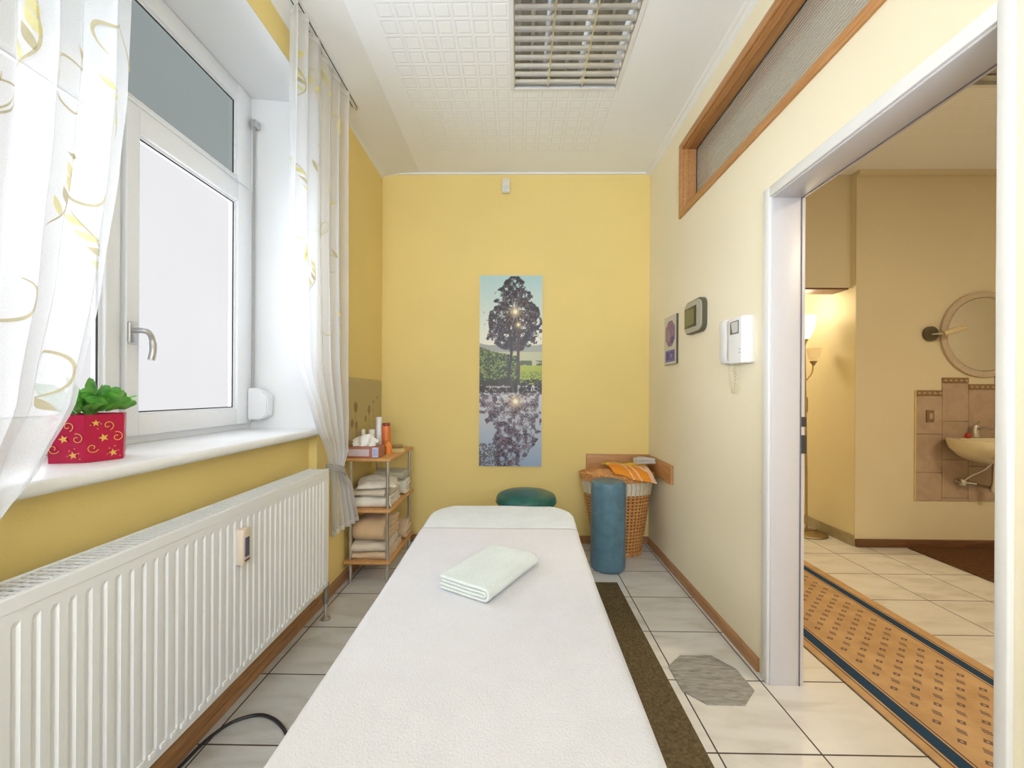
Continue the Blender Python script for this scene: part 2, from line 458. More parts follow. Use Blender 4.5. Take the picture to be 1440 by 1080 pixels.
for k in range(7):
    y = YS+.002+k*.345; add_box(bm, 2.652, 2.6655, y, y+.342, 0, .085, .001, 1)
struct(frombm('trim_5', bm, plain('grey_skirting_tile', srgb(168,156,128), .3, nscale=14, var=.12)))
struct(box('trim_6', 2.665, XH1, YS-.03, YS, ZC-.04, ZC, M['hall_wall']))

# skirting boards
bm = bmesh.new()
prism(bm, [(XL-.045,0),(XL+.012,0),(XL+.012,.03),(XL+.004,.042),(XL+.004,.062),(XL-.002,.07),(XL-.045,.07)], 1, YN, 2.19) if False else None
prism(bm, [(XL-.044,0),(XL+.010,0),(XL+.010,.032),(XL+.002,.036),(XL+.002,.056),(XL-.006,.066),(XL-.044,.066)], 1, NY0, NY1)
prism(bm, [(XL,0),(XL+.010,0),(XL+.010,.052),(XL+.004,.066),(XL,.066)], 1, NY1, YB)
prism(bm, [(XL,0),(XL+.010,0),(XL+.010,.052),(XL+.004,.066),(XL,.066)], 1, YN, NY0)
struct(frombm('baseboard_left', bm, M['skirt']))
bm = bmesh.new()
prism(bm, [(XR,0),(XR-.012,0),(XR-.012,.05),(XR-.006,.058),(XR,.058)], 1, 1.765, YB)
prism(bm, [(XR,0),(XR-.012,0),(XR-.012,.05),(XR-.006,.058),(XR,.058)], 1, YN, .86)
struct(frombm('baseboard_right', bm, M['skirt']))
struct(box('baseboard_back', XL+.012, XR-.012, YB-.012, YB, 0, .058, wood('skirting_wood_back', srgb(186,140,98), srgb(150,104,70), 0)))
# ceiling mouldings
bm = bmesh.new(); prism(bm, [(XR,ZC),(XR-.04,ZC),(XR-.034,ZC-.008),(XR-.02,ZC-.012),(XR-.012,ZC-.024),(XR,ZC-.032)], 1, YN, YB)
struct(frombm('trim_1', bm, M['white_wall']))
struct(box('trim_7', XL, XR, YB-.01, YB, ZC-.014, ZC, M['white_wall']))
# soft plaster cove above the curtain track
bm = bmesh.new()
prof = [(XL, ZC)]+[(XL+.30-.30*math.sin(a)**1.0*1.0, ZC-.045*(1-math.cos(a))) for a in [i*PI/2/10 for i in range(11)]]
prism(bm, prof, 1, YN, YB)
o = frombm('trim_8', bm, M['white_wall']); smooth_angle(o, 40); struct(o)

# ------------------------------------------------------------------ window in the niche
W = struct(empty('window_1', (-1.44, 1.42, 1.0)))
XF = -1.42
def frame_rect(bm, x0, x1, y0, y1, z0, z1, wl, wr, wb, wt, bev=.004):
    add_box(bm, x0, x1, y0, y0+wl, z0, z1, bev); add_box(bm, x0, x1, y1-wr, y1, z0, z1, bev)
    add_box(bm, x0, x1, y0+wl-.001, y1-wr+.001, z0, z0+wb, bev); add_box(bm, x0, x1, y0+wl-.001, y1-wr+.001, z1-wt, z1, bev)
bm = bmesh.new()
frame_rect(bm, XF-.06, XF-.004, .66, 2.15, 1.0, 2.77, .05, .05, .05, .05)
add_box(bm, XF-.06, XF-.004, .70, 2.11, 2.215, 2.29, .004)
add_box(bm, XF-.06, XF-.008, 1.40, 1.46, 1.04, 2.23, .004)
smooth_angle(frombm('window_frame', bm, M['pvc'], W), 50)
def sash(y0, y1, gy0, gy1, z0, z1, gz0, gz1, x, pane_m, nm='sash'):
    bm = bmesh.new()
    frame_rect(bm, x-.05, x, y0, y1, z0, z1, gy0-y0-.012, y1-gy1-.012, gz0-z0-.012, z1-gz1-.012, .005)
    frame_rect(bm, x-.04, x-.012, gy0-.016, gy1+.016, gz0-.016, gz1+.016, .013, .013, .013, .013, .002)
    s = smooth_angle(frombm(nm, bm, M['pvc'], W), 50)
    bm = bmesh.new()
    frame_rect(bm, x-.0205, x-.0165, gy0-.003, gy1+.003, gz0-.003, gz1+.003, .0045, .0045, .0045, .0045, 0)
    frombm('seal', bm, M['seal'], s)
    box('pane', x-.026, x-.020, gy0-.002, gy1+.002, gz0-.002, gz1+.002, pane_m, s)
    return s
s1 = sash(1.44, 2.13, 1.505, 2.01, 1.03, 2.247, 1.12, 2.142, XF+.014, M['pane'])
s2 = sash(.69, 1.428, .79, 1.362, 1.03, 2.247, 1.12, 2.142, XF+.006, M['pane'])
s3 = sash(.68, 2.13, .75, 2.024, 2.262, 2.755, 2.29, 2.66, XF+.002, M['pane_top'], 'transom_light')
# handle
hb = box('handle', XF+.012, XF+.024, 1.428+.016, 1.428+.052, 1.368, 1.450, M['alu'], W, .006, 3)
bm = bmesh.new()
tube(bm, smoothpath([(XF+.02,1.462,1.418),(XF+.05,1.464,1.418),(XF+.062,1.478,1.412),(XF+.062,1.492,1.39),(XF+.06,1.498,1.35),(XF+.058,1.492,1.312)], 6), [.010]*20+[.0115]*11, 12)
smooth_angle(frombm('lever', bm, M['alu'], hb), 60)
# strap winder of the roller blind
wd = tag(empty('blind_strap_winder', (-1.35, 2.14, 1.05)), 'white roller blind strap winder box with grey strap on window reveal', 'blind winder')
bm = bmesh.new()
prism(bm, [(-1.405,1.05),(-1.33,1.05),(-1.30,1.075),(-1.30,1.175),(-1.345,1.215),(-1.405,1.215)], 1, 2.095, 2.15)
for e in list(bm.edges): pass
bmesh.ops.bevel(bm, geom=list(bm.edges), offset=.006, segments=2, affect='EDGES')
smooth_angle(frombm('winder_housing', bm, M['white_lac'], wd), 50)
box('strap', -1.398, -1.384, 2.118, 2.1195, 1.20, 2.60, plain('grey_woven_strap', (.42,.41,.39,1), .8), wd)
box('strap_guide', -1.405, -1.377, 2.11, 2.15, 2.59, 2.625, M['chrome'], wd, .004)

# sill board
bm = bmesh.new()
prism(bm, [(-1.5,.965),(-1.058,.965),(-1.048,.969),(-1.043,.978),(-1.043,.990),(-1.048,.998),(-1.056,1.001),(-1.5,1.001)], 1, NY0+.002, NY1-.002)
o = frombm('trim_9', bm, M['sill']); smooth_angle(o, 40); struct(o)

# ------------------------------------------------------------------ high internal window on the right wall
W2 = struct(empty('window_2', (1.12, 1.6, 2.325)))
bm = bmesh.new(); fw = .042
def mitred(bm, x0, x1, y0, y1, z0, z1, w, bev=.003):
    frame_rect(bm, x0, x1, y0, y1, z0, z1, w, w, w, w, bev)
mitred(bm, XR-.012, XR+.005, TY0, TY1, TZ0, TZ1, fw)
smooth_angle(frombm('casing', bm, M['wood_y'], W2), 50)
bm = bmesh.new(); mitred(bm, XR+.003, XR+.082, TY0+.03, TY1-.03, TZ0+.03, TZ1-.03, .018, .002)
mitred(bm, XR+.09, XH0+.03, TY0+.03, TY1-.03, TZ0+.03, TZ1-.03, .018, .002)
mitred(bm, XR+.02, XR+.03, TY0+.045, TY1-.045, TZ0+.045, TZ1-.045, .008, .001)
smooth_angle(frombm('lining', bm, M['wood_y'], W2), 50)
bm = bmesh.new(); frame_rect(bm, XR+.082, XR+.09, TY0+.03, TY1-.03, TZ0+.03, TZ1-.03, .021, .021, .021, .021, 0)
frombm('seal', bm, M['seal'], W2)
def clear_glass():
    m = NT('thin_internal_glass'); g = m.n('ShaderNodeBsdfGlossy'); g.inputs['Roughness'].default_value = .08
    t = m.n('ShaderNodeBsdfTransparent'); t.inputs[0].default_value = (.86,.88,.87,1)
    d = m.n('ShaderNodeBsdfDiffuse'); d.inputs[0].default_value = (.85,.83,.76,1)
    wv = m.n('ShaderNodeTexWave'); wv.bands_direction = 'Z'; wv.inputs['Scale'].default_value = 22; wv.inputs['Distortion'].default_value = 1.5
    m.l(m.geo(), wv.inputs['Vector'])
    a = m.n('ShaderNodeMixShader'); m.l(m.math('ADD', m.math('MULTIPLY', wv.outputs[1], .10), .26), a.inputs[0]); m.l(t.outputs[0], a.inputs[1]); m.l(d.outputs[0], a.inputs[2])
    f = m.n('ShaderNodeFresnel'); f.inputs[0].default_value = 1.45
    b = m.n('ShaderNodeMixShader'); m.l(m.math('MULTIPLY', f.outputs[0], .35), b.inputs[0]); m.l(a.outputs[0], b.inputs[1]); m.l(g.outputs[0], b.inputs[2])
    m.l(b.outputs[0], m.out.inputs[0]); return m.m
box('pane', XR+.084, XR+.088, TY0+.05, TY1-.05, TZ0+.05, TZ1-.05, clear_glass(), W2)

# ------------------------------------------------------------------ door frame
D = struct(empty('door_1', (1.12, 1.3, 0)))
bm = bmesh.new(); cw = .043
for (x0, x1) in ((XR-.014, XR+.002), (XH0-.002, XH0+.010)):
    add_box(bm, x0, x1, DY1, DY1+cw, 0, DZ+cw, .003); add_box(bm, x0, x1, DY0-.026, DY0, 0, DZ+cw, .003)
    add_box(bm, x0, x1, DY0-.001, DY1+.001, DZ, DZ+cw, .003)
smooth_angle(frombm('casing', bm, M['white_lac'], D), 50)
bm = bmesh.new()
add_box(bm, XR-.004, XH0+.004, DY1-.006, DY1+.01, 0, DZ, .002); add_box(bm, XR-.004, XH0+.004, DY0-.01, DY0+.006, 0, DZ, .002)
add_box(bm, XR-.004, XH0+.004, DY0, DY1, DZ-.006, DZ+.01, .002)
smooth_angle(frombm('jamb', bm, plain('shade_toned_jamb_lacquer', (.64,.635,.665,1), .35, var=.01), D), 50)  # jamb colour greyed to imitate the weaker light on its face
bm = bmesh.new()
add_box(bm, XH0-.014, XH0-.010, DY1-.0085, DY1-.004, 0, DZ-.006); add_box(bm, XH0-.014, XH0-.010, DY0, DY1, DZ-.0085, DZ-.004)
frombm('seal', bm, plain('grey_door_seal', (.16,.15,.18,1), .6), D)
for (z0, z1) in ((1.105, 1.065), (1.03, .955)):
    box('strike_plate', XH0-.010, XH0+.0105, DY1-.009, DY1-.003, z1, z0, M['dark'], D)

# ------------------------------------------------------------------ recessed louvre lights
def ceiling_light(rect, label):
    x0, x1, y0, y1 = rect
    T = tag(empty('ceiling_light', ((x0+x1)/2, (y0+y1)/2, ZC)), label, 'ceiling light')
    bm = bmesh.new()   # open white housing
    H = .10
    add_box(bm, x0, x1, y0, y1, ZC+H, ZC+H+.004)
    for q in ((x0, x0+.004, y0, y1), (x1-.004, x1, y0, y1), (x0, x1, y0, y0+.004), (x0, x1, y1-.004, y1)): add_box(bm, *q, ZC-.001, ZC+H)
    frombm('housing', bm, M['white_lac'], T)
    bm = bmesh.new()
    for q in ((x0-.012, x0+.010, y0-.012, y1+.012), (x1-.010, x1+.012, y0-.012, y1+.012), (x0+.010, x1-.010, y0-.012, y0+.010), (x0+.010, x1-.010, y1-.010, y1+.012)):
        add_box(bm, *q, ZC-.004, ZC+.002, .001, 1)
    frombm('rim', bm, M['white_lac'], T)
    w = (x1-x0-.02)/3
    louv = plain('mirror_louvre_aluminium', (.80,.81,.83,1), .34, 1, var=.02)
    for k in range(4):     # long parabolic reflectors
        cx = x0+.01+w*k; bm = bmesh.new(); pr_ = []
        for i in range(9):
            t = i/8; pr_.append((cx + (.004+.030*t*t), ZC+.004+.052*t))
        pl = [(2*cx-x, z) for x, z in pr_]
        if k == 0: pts = pr_+[(cx, ZC+.056), (cx, ZC+.004)]
        elif k == 3: pts = pl+[(cx, ZC+.056), (cx, ZC+.004)]
        else: pts = pr_ + pl[::-1]
        prism(bm, pts, 1, y0+.006, y1-.006)
        frombm('side_reflector', bm, louv, T)
    n = int((y1-y0-.03)/.056)
    for k in range(n):
        cy = y1-.02-.056*k-.012; bm = bmesh.new(); a = []
        for i in range(7):
            t = i/6; a.append((cy+(.0010+.0065*t*t), ZC+.004+.024*t))
        pts = a+[(2*cy-y, z) for y, z in a[::-1]]
        prism(bm, pts, 0, x0+.012, x1-.012)
        smooth_angle(frombm('louvre_blade', bm, louv, T), 30)
    for k in range(3):
        bm = bmesh.new(); cx = x0+.01+w*(k+.5)
        tube(bm, [(cx, y0+.02, ZC+.08), (cx, y1-.02, ZC+.08)], .013, 12)
        smooth_angle(frombm('fluorescent_tube', bm, plain('unlit_tube_glass', (.85,.85,.83,1), .2), T), 60)
    return T
ceiling_light(L1, 'recessed louvred ceiling light above the massage table')
ceiling_light(L2, 'recessed louvred ceiling light in the dim hall ceiling')

# ------------------------------------------------------------------ radiator
R_ = tag(empty('radiator', (-1.0, 1.1, .2)), 'long white ribbed panel radiator under the window', 'radiator')
RY0, RY1, RZ0, RZ1, RF = .21, 2.055, .212, .805, -.958
def ribbed_panel(xf, sgn):
    bm = bmesh.new(); P = .0333; n = int((RY1-RY0-.06)/P); ys = []; 
    y = RY0+.03
    prof = [(0,0),(.0175,0),(.0215,1),(.0295,1),(.0333,0)]
    zs = [(RZ0,0),(RZ0+.028,0),(RZ0+.038,1),(RZ1-.062,1),(RZ1-.050,0),(RZ1-.018,0)]
    cols = [(RY0,0),(RY0+.004,0)]
    for k in range(n):
        for a, d in prof[:-1]: cols.append((y+k*P+a, d))
    cols += [(y+n*P,0),(RY1-.004,0),(RY1,0)]
    grid = [[bm.verts.new((xf - sgn*.0048*d*dz, yy, zz)) for yy, d in cols] for zz, dz in zs]
    for i in range(len(zs)-1):
        for j in range(len(cols)-1):
            bm.faces.new([grid[i][j], grid[i][j+1], grid[i+1][j+1], grid[i+1][j]] if sgn > 0 else [grid[i][j+1], grid[i][j], grid[i+1][j], grid[i+1][j+1]])
    return bm
o = frombm('front_panel', ribbed_panel(RF, 1), M['radiator'], R_); sm = o.modifiers.new('s', 'SOLIDIFY'); sm.thickness = .0025; sm.offset = -1
o = frombm('back_panel', ribbed_panel(-1.045, -1), M['radiator'], R_); sm = o.modifiers.new('s', 'SOLIDIFY'); sm.thickness = .0025; sm.offset = -1
for y in (RY0-.001, RY1-.003): box('side_cover', -1.05, RF+.001, y, y+.004, RZ0+.005, RZ1-.002, M['radiator'], R_, .0015, 1)
bm = bmesh.new()   # top grille: rims, slats
add_box(bm, RF-.013, RF+.002, RY0, RY1, RZ1-.03, RZ1+.002, .003, 2); add_box(bm, -1.056, -1.046, RY0, RY1, RZ1-.02, RZ1+.002, .002, 1)
y = RY0+.004; k = 0
while y < RY1-.01:
    add_box(bm, -1.047, RF-.012, y, y+.0065, RZ1-.004, RZ1); y += .0175
for r in range(3):
    xx = -1.047+.0225*(r+.7)
    y = RY0+.004+(.006 if r % 2 else 0)
    add_box(bm, xx, xx+.003, RY0, RY1, RZ1-.0042, RZ1-.0005)
frombm('top_grille', bm, M['radiator'], R_)
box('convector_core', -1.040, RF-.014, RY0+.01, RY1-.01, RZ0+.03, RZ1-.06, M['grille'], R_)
bm = bmesh.new()
y = RY0+.03
for k in range(54):    # paler raised spots imitating the highlight at each rib's lower end
    yy = y+.0333*k+.0167
    if yy < RY1-.01: add_box(bm, RF-.001, RF+.0042, yy-.0085, yy+.0085, RZ0+.020, RZ0+.034, .0015, 1)
frombm('rib_end_highlights', bm, plain('rib_highlight_enamel', (.90,.90,.89,1), .3, var=.01), R_)
# heat meter
hm = tag(empty('heat_meter', (RF, 1.40, .60)), 'small beige heat cost meter clipped on the radiator front', 'heat meter')
box('meter_case', RF-.004, RF+.022, 1.378, 1.418, .600, .722, plain('beige_meter_plastic', srgb(222,205,184), .4, var=.02), hm, .004)
box('meter_window', RF+.0215, RF+.024, 1.388, 1.410, .626, .692, plain('dark_blue_meter_window', srgb(92,94,118), .2), hm, .001)
box('meter_slot', RF+.0215, RF+.0235, 1.387, 1.412, .611, .616, M['dark'], hm)
# radiator valve and pipe
vp = tag(empty('radiator_valve', (-1.0, 2.12, 0)), 'grey radiator valve with short pipe rising from the floor', 'valve')
bm = bmesh.new(); lathe(bm, [(0,.0),(.024,.0),(.024,.006),(.012,.012),(.0085,.014),(.0085,.10),(0,.10)], -1.002, 2.125, 20)
smooth_angle(frombm('pipe', bm, M['chrome'], vp), 40)
bm = bmesh.new(); lathe(bm, [(0,.085),(.013,.085),(.015,.10),(.015,.13),(.011,.14),(.011,.165),(.016,.168),(.016,.19),(.010,.196),(0,.196)], -1.002, 2.125, 16)
tube(bm, [(-1.002,2.125,.18),(-1.002,2.09,.20),(-1.002,2.05,.225)], .010, 12)
smooth_angle(frombm('valve_body', bm, plain('dull_grey_metal', (.30,.30,.28,1), .4, .8), vp), 40)

# ------------------------------------------------------------------ curtains
def ribbon(bm, S, pts, w, mi, off=.0035, taper=True):
    n = len(pts); prev = None
    for i, (u, v) in enumerate(pts):
        a = pts[max(i-1,0)]; b = pts[min(i+1,n-1)]
        tx, tz = (b[0]-a[0])*S.wy, -(b[1]-a[1])*S.hz; l_ = math.hypot(tx, tz) or 1; tx /= l_; tz /= l_
        ww = w*(math.sin(PI*min(max((i+.3)/n,0),1))**.5 if taper else 1)
        # follow the cloth: sample the surface at the offset position along u and v
        du = tz/S.wy; dv = tx/S.hz
        A = S(u+du*ww, v+dv*ww)+Vector((off,0,0)); B = S(u-du*ww, v-dv*ww)+Vector((off,0,0))
        cur = (bm.verts.new(A), bm.verts.new(B))
        if prev:
            f = bm.faces.new([prev[0], prev[1], cur[1], cur[0]]); f.material_index = mi
        prev = cur
def leaf(bm, S, u, v, ang, L, w, mi, off=.004):
    n = 8; top = []; bot = []
    ca, sa = math.cos(ang), math.sin(ang)
    for i in range(n+1):
        t = i/n; x = t*L; y = w*math.sin(PI*t)*(1-.35*t)
        for lst, yy in ((top, y), (bot, -y)):
            dy = ca*x-sa*yy; dz = sa*x+ca*yy
            lst.append(bm.verts.new(S(u+dy/S.wy, v-dz/S.hz)+Vector((off,0,0))))
    for i in range(n):
        try:
            f = bm.faces.new([top[i], top[i+1], bot[i+1], bot[i]]); f.material_index = mi
        except ValueError: pass
class Cloth:
    def __init__(s, yl, yr, zt, zb, x0, amp, nf, wy, ph=0):
        s.yl, s.yr, s.zt, s.zb, s.x0, s.amp, s.nf, s.wy, s.hz, s.ph = yl, yr, zt, zb, x0, amp, nf, wy, zt-zb, ph
    def __call__(s, u, v):
        u = min(max(u, 0), 1); v = min(max(v, 0), 1)
        z = s.zt-(s.zt-s.zb)*v; a = s.yl(z); b = s.yr(z)
        wv = s.nf*2*PI*u + s.ph + .7*math.sin(2.3*u*PI+1.4*v)
        wid = (b-a)
        am = s.amp(z)*(.65+.35*math.sin(5*u+2*v+s.ph))
        x = s.x0(z) + am*math.sin(wv) + .25*am*math.sin(2.1*wv+3*v)
        y = a+wid*(u+.35/s.nf/2*math.sin(2*wv)*.5*min(1, v*4+.3))
        y = min(max(y, a-.004), b+.004)
        return Vector((x, y, z))
def curtain_mesh(S, nu=260, nv=90, deco=()):
    bm = bmesh.new()
    g = [[bm.verts.new(S(i/nu, j/nv)) for i in range(nu+1)] for j in range(nv+1)]
    for j in range(nv):
        for i in range(nu):
            f = bm.faces.new([g[j][i], g[j][i+1], g[j+1][i+1], g[j+1][i]])
            f.material_index = 3 if (i > nu-4 or i < 3 or j > nv-2 or j < 1) else 0
    return bm
def arc(u, v, r, a0, a1, S, n=16, grow=0):
    out = []
    for i in range(n+1):
        t = i/n; a = a0+(a1-a0)*t; rr = r*(1-grow*t)
        out.append((u+rr*math.cos(a)/S.wy, v-rr*math.sin(a)/S.hz))
    return out
def decorate(bm, S, seed, spots):
    rnd = random.Random(seed)
    for (u, v, kind, sc) in spots:
        sc *= 1.55
        if kind == 'flower':      # line-drawn blossom with filaments
            for k in range(9):
                a = .5+k*.28+rnd.uniform(-.05,.05); L = sc*(.9+.25*rnd.random())
                c = [(u+L*t*math.cos(a+.35*t)/S.wy, v-L*t*math.sin(a+.35*t)/S.hz) for t in [i/14 for i in range(15)]]
                ribbon(bm, S, c, .0016, 1)
            for a in (.9, 1.5, 2.2):
                c = []
                for i in range(25):
                    t = i/24; rr = sc*1.15*math.sin(PI*t)**.8; aa = a+(t-.5)*.8
                    c.append((u+rr*math.cos(aa)/S.wy, v-rr*math.sin(aa)/S.hz))
                ribbon(bm, S, c, .0020, 1, taper=False)
        elif kind == 'scroll':
            a0 = rnd.uniform(0, 2*PI)
            ribbon(bm, S, arc(u, v, sc, a0, a0+4.4, S, 30, .55), .0035, 1)
            leaf(bm, S, u+sc*math.cos(a0)/S.wy, v-sc*math.sin(a0)/S.hz, a0+1.2, sc*.9, sc*.17, 1)
        elif kind == 'branch':
            a0 = rnd.choice([1.2, 1.9, 1.5]); c = []
            for i in range(22):
                t = i/21; c.append((u+(sc*2.2*t*math.cos(a0)+.25*sc*math.sin(4*t))/S.wy, v-sc*2.2*t*math.sin(a0)/S.hz))
            ribbon(bm, S, c, .0022, 1)
            for i in (5, 9, 13, 17):
                sd = 1 if i % 2 else -1
                leaf(bm, S, c[i][0], c[i][1], a0+sd*.8, sc*.55, sc*.13, 2 if i % 3 else 1)
        elif kind == 'yellow':
            leaf(bm, S, u, v, rnd.uniform(.5,2.4), sc, sc*.22, 2); leaf(bm, S, u, v+.01, rnd.uniform(.2,1.2), sc*.8, sc*.2, 2)
            c = arc(u, v, sc, 1.2, 3.2, S, 12); ribbon(bm, S, c, .0025, 2)
def tieback(parent, c, ry, rx, tilt, z):
    bm = bmesh.new(); n = 64
    def ring(k, dz, rr): 
        a = 2*PI*k/n; return Vector((c[0]+rx*rr*math.cos(a), c[1]+ry*rr*math.sin(a), z+dz+tilt*math.sin(a)))
    for dz in (-.016, .016): 
        pts = [ring(k, dz, 1) for k in range(n+1)]; tube(bm, pts, .0026, 6, False)
    for k in range(0, n, 2): tube(bm, [ring(k, -.016, 1.0), ring(k, .016, 1.0)], .0018, 6)
    return frombm('tieback', bm, plain('grey_braided_cord', (.36,.34,.30,1), .6), parent)

# near curtain, swept towards the camera side
zs_ = [.45,.70,.85,.94,1.03,1.18,1.457,1.775,1.969,2.216,2.93]
yr_ = [.72,.70,.715,.773,.843,.92,.975,1.018,1.036,1.044,1.045]
S1 = Cloth(lambda z: interp(z, [.45,.82,1.2,2.93], [.50,.58,.47,.36]), lambda z: interp(z, zs_, yr_), 2.935, .45,
           lambda z: -1.0, lambda z: interp(z, [.45,.82,1.3,2.93], [.02,.018,.030,.026]), 4.5, .85, .4)
c1 = tag(empty('curtain', (-1.0, .8, .45)), 'sheer white curtain with gold scrolls at left picture edge, half hiding the flower pot', 'curtain', None)
bm = curtain_mesh(S1)
sp = [(.80,.27,'flower',.10),(.93,.18,'yellow',.06),(.97,.10,'branch',.05),(.66,.22,'scroll',.05),(.78,.43,'scroll',.05),(.90,.36,'scroll',.045),(.70,.33,'branch',.06),(.86,.51,'scroll',.04),
      (.74,.56,'branch',.05),(.92,.60,'branch',.05),(.65,.62,'scroll',.05),(.83,.68,'scroll',.04),(.5,.3,'scroll',.05),(.5,.5,'flower',.08),(.35,.4,'branch',.06),(.3,.6,'scroll',.05),(.95,.45,'branch',.045),(.97,.28,'branch',.05),(.60,.45,'branch',.06)]
decorate(bm, S1, 3, sp)
o = frombm('voile_panel', bm, [M['voile'], M['print_gold'], M['print_yellow'], M['hem']], c1, True)
tieback(c1, (-1.0, .645), .08, .035, .02, .80)
# far curtain
zf = [.40,.64,.78,.86,1.06,1.36,1.97,2.75,2.93]
S2 = Cloth(lambda z: interp(z, zf, [2.185,2.165,2.145,2.12,1.985,1.83,1.765,1.765,1.765]),
           lambda z: interp(z, zf, [2.475,2.37,2.24,2.30,2.315,2.31,2.315,2.325,2.34]), 2.935, .41,
           lambda z: interp(z, [.4,.8,1.2,2.9], [-.995,-.985,-1.0,-1.0]), lambda z: interp(z, [.4,.8,1.2,2.93], [.03,.022,.030,.030]), 5, .72, 1.2)
c2 = tag(empty('curtain', (-1.0, 2.2, .41)), 'sheer white curtain tied with grey braid at the far side of the window', 'curtain', None)
bm = curtain_mesh(S2)
sp = [(.1,.08,'yellow',.05),(.12,.16,'branch',.05),(.35,.1,'yellow',.05),(.6,.06,'yellow',.06),(.8,.12,'yellow',.05),(.4,.22,'scroll',.045),(.7,.28,'yellow',.05),(.2,.34,'branch',.06),(.5,.38,'flower',.07),
      (.75,.42,'scroll',.04),(.3,.5,'branch',.05),(.15,.44,'yellow',.05),(.6,.55,'scroll',.04),(.8,.58,'branch',.05),(.45,.62,'branch',.045),(.3,.92,'yellow',.05),(.5,.88,'yellow',.045),(.25,.97,'yellow',.05),(.7,.93,'branch',.03)]
decorate(bm, S2, 5, sp)
frombm('voile_panel', bm, [M['voile'], M['print_gold'], M['print_yellow'], M['hem']], c2, True)
tieback(c2, (-.985, 2.20), .075, .042, -.03, .77)
# ceiling track
ct = tag(empty('curtain_track', (-1.0, 1.3, 2.935)), 'white ceiling curtain track above the window with grey runner slots', 'curtain track')
bm = bmesh.new(); add_box(bm, -1.03, -.97, .2, 2.47, 2.936, 2.955, .002, 1)
frombm('rail', bm, M['white_lac'], ct)
bm = bmesh.new()
for x in (-1.016, -.990): add_box(bm, x, x+.005, .2, 2.465, 2.9345, 2.937)
frombm('slot', bm, M['dark'], ct)
bm = bmesh.new(); tube(bm, [(-1.0,2.47,2.945),(-1.0,2.495,2.945)], .009, 12); frombm('end_cap', bm, M['chrome'], ct)

# ------------------------------------------------------------------ flower pot and plant on the sill
hexc = (-1.229, 1.151); s_hex = .088; base_a = math.atan2(1.087-hexc[1], -1.173-hexc[0])
def hexpt(k, r): a = base_a+k*PI/3; return (hexc[0]+r*math.cos(a), hexc[1]+r*math.sin(a))
pot = tag(empty('flower_pot', (hexc[0], hexc[1], 1.001)), 'hexagonal crimson flower pot with gold stars and swirls on window sill', 'flower pot')
bm = bmesh.new(); rr = .087
O0 = [bm.verts.new((*hexpt(k, rr*.97), 1.0015)) for k in range(6)]; O1 = [bm.verts.new((*hexpt(k, rr), 1.132)) for k in range(6)]
I1 = [bm.verts.new((*hexpt(k, rr-.005), 1.132)) for k in range(6)]; I0 = [bm.verts.new((*hexpt(k, rr-.006), 1.09)) for k in range(6)]
for k in range(6):
    j = (k+1) % 6
    bm.faces.new([O0[k], O0[j], O1[j], O1[k]]); bm.faces.new([O1[k], O1[j], I1[j], I1[k]]); bm.faces.new([I1[k], I1[j], I0[j], I0[k]])
bm.faces.new(O0[::-1]); bm.faces.new(I0)
bmesh.ops.bevel(bm, geom=[e for e in bm.edges if abs(e.verts[0].co.z-e.verts[1].co.z) > .1], offset=.002, segments=2, affect='EDGES')
frombm('pot_shell', bm, plain('crimson_satin_paper', srgb(186,14,66), .32, nscale=20, var=.08), pot)
# gold pattern on each face, drawn as thin raised print
bm = bmesh.new()
def face_frame(k):
    a = Vector((*hexpt(k, rr*.985+.0012), 1.0)); b = Vector((*hexpt(k+1, rr*.985+.0012), 1.0))
    return a, (b-a)
def gold_ribbon(k, pts, w):
    a, d = face_frame(k); L = d.length; nrm = Vector((d.y, -d.x, 0)).normalized()
    if nrm.dot(Vector((a.x-hexc[0], a.y-hexc[1], 0))) < 0: nrm = -nrm
    prev = None
    for i, (u, z) in enumerate(pts):
        p0 = pts[max(i-1,0)]; p1 = pts[min(i+1,len(pts)-1)]
        tx, tz = (p1[0]-p0[0])*L, (p1[1]-p0[1])*.13; l = math.hypot(tx, tz) or 1
        nx, nz = -tz/l*w, tx/l*w
        P = a+d*u+Vector((0,0,.002+z*.13))+nrm*(.0005+.0024*z)
        cur = (bm.verts.new(P+d.normalized()*nx+Vector((0,0,nz))), bm.verts.new(P-d.normalized()*nx-Vector((0,0,nz))))
        if prev: bm.faces.new([prev[0], prev[1], cur[1], cur[0]])
        prev = cur
def gold_star(k, u, z, r, rot=0):
    a, d = face_frame(k); nrm = Vector((d.y, -d.x, 0)).normalized()
    if nrm.dot(Vector((a.x-hexc[0], a.y-hexc[1], 0))) < 0: nrm = -nrm
    c = a+d*u+Vector((0,0,.002+z*.13))+nrm*(.0009+.0024*z); dn = d.normalized(); vs = []
    for i in range(10):
        q = rot+PI/2+i*PI/5; R = r if i % 2 == 0 else r*.42
        vs.append(bm.verts.new(c+dn*R*math.cos(q)+Vector((0,0,R*math.sin(q)))))
    cc = bm.verts.new(c)
    for i in range(10): bm.faces.new([cc, vs[i], vs[(i+1)%10]])
def swirl(u, z, r, a0, turns, k, w=.0009):
    pts = []
    for i in range(26):
        t = i/25; a = a0+turns*2*PI*t; R = r*(1-.8*t); pts.append((u+R*math.cos(a)/.088, z+R*math.sin(a)/.13))
    gold_ribbon(k, pts, w); return pts[0]
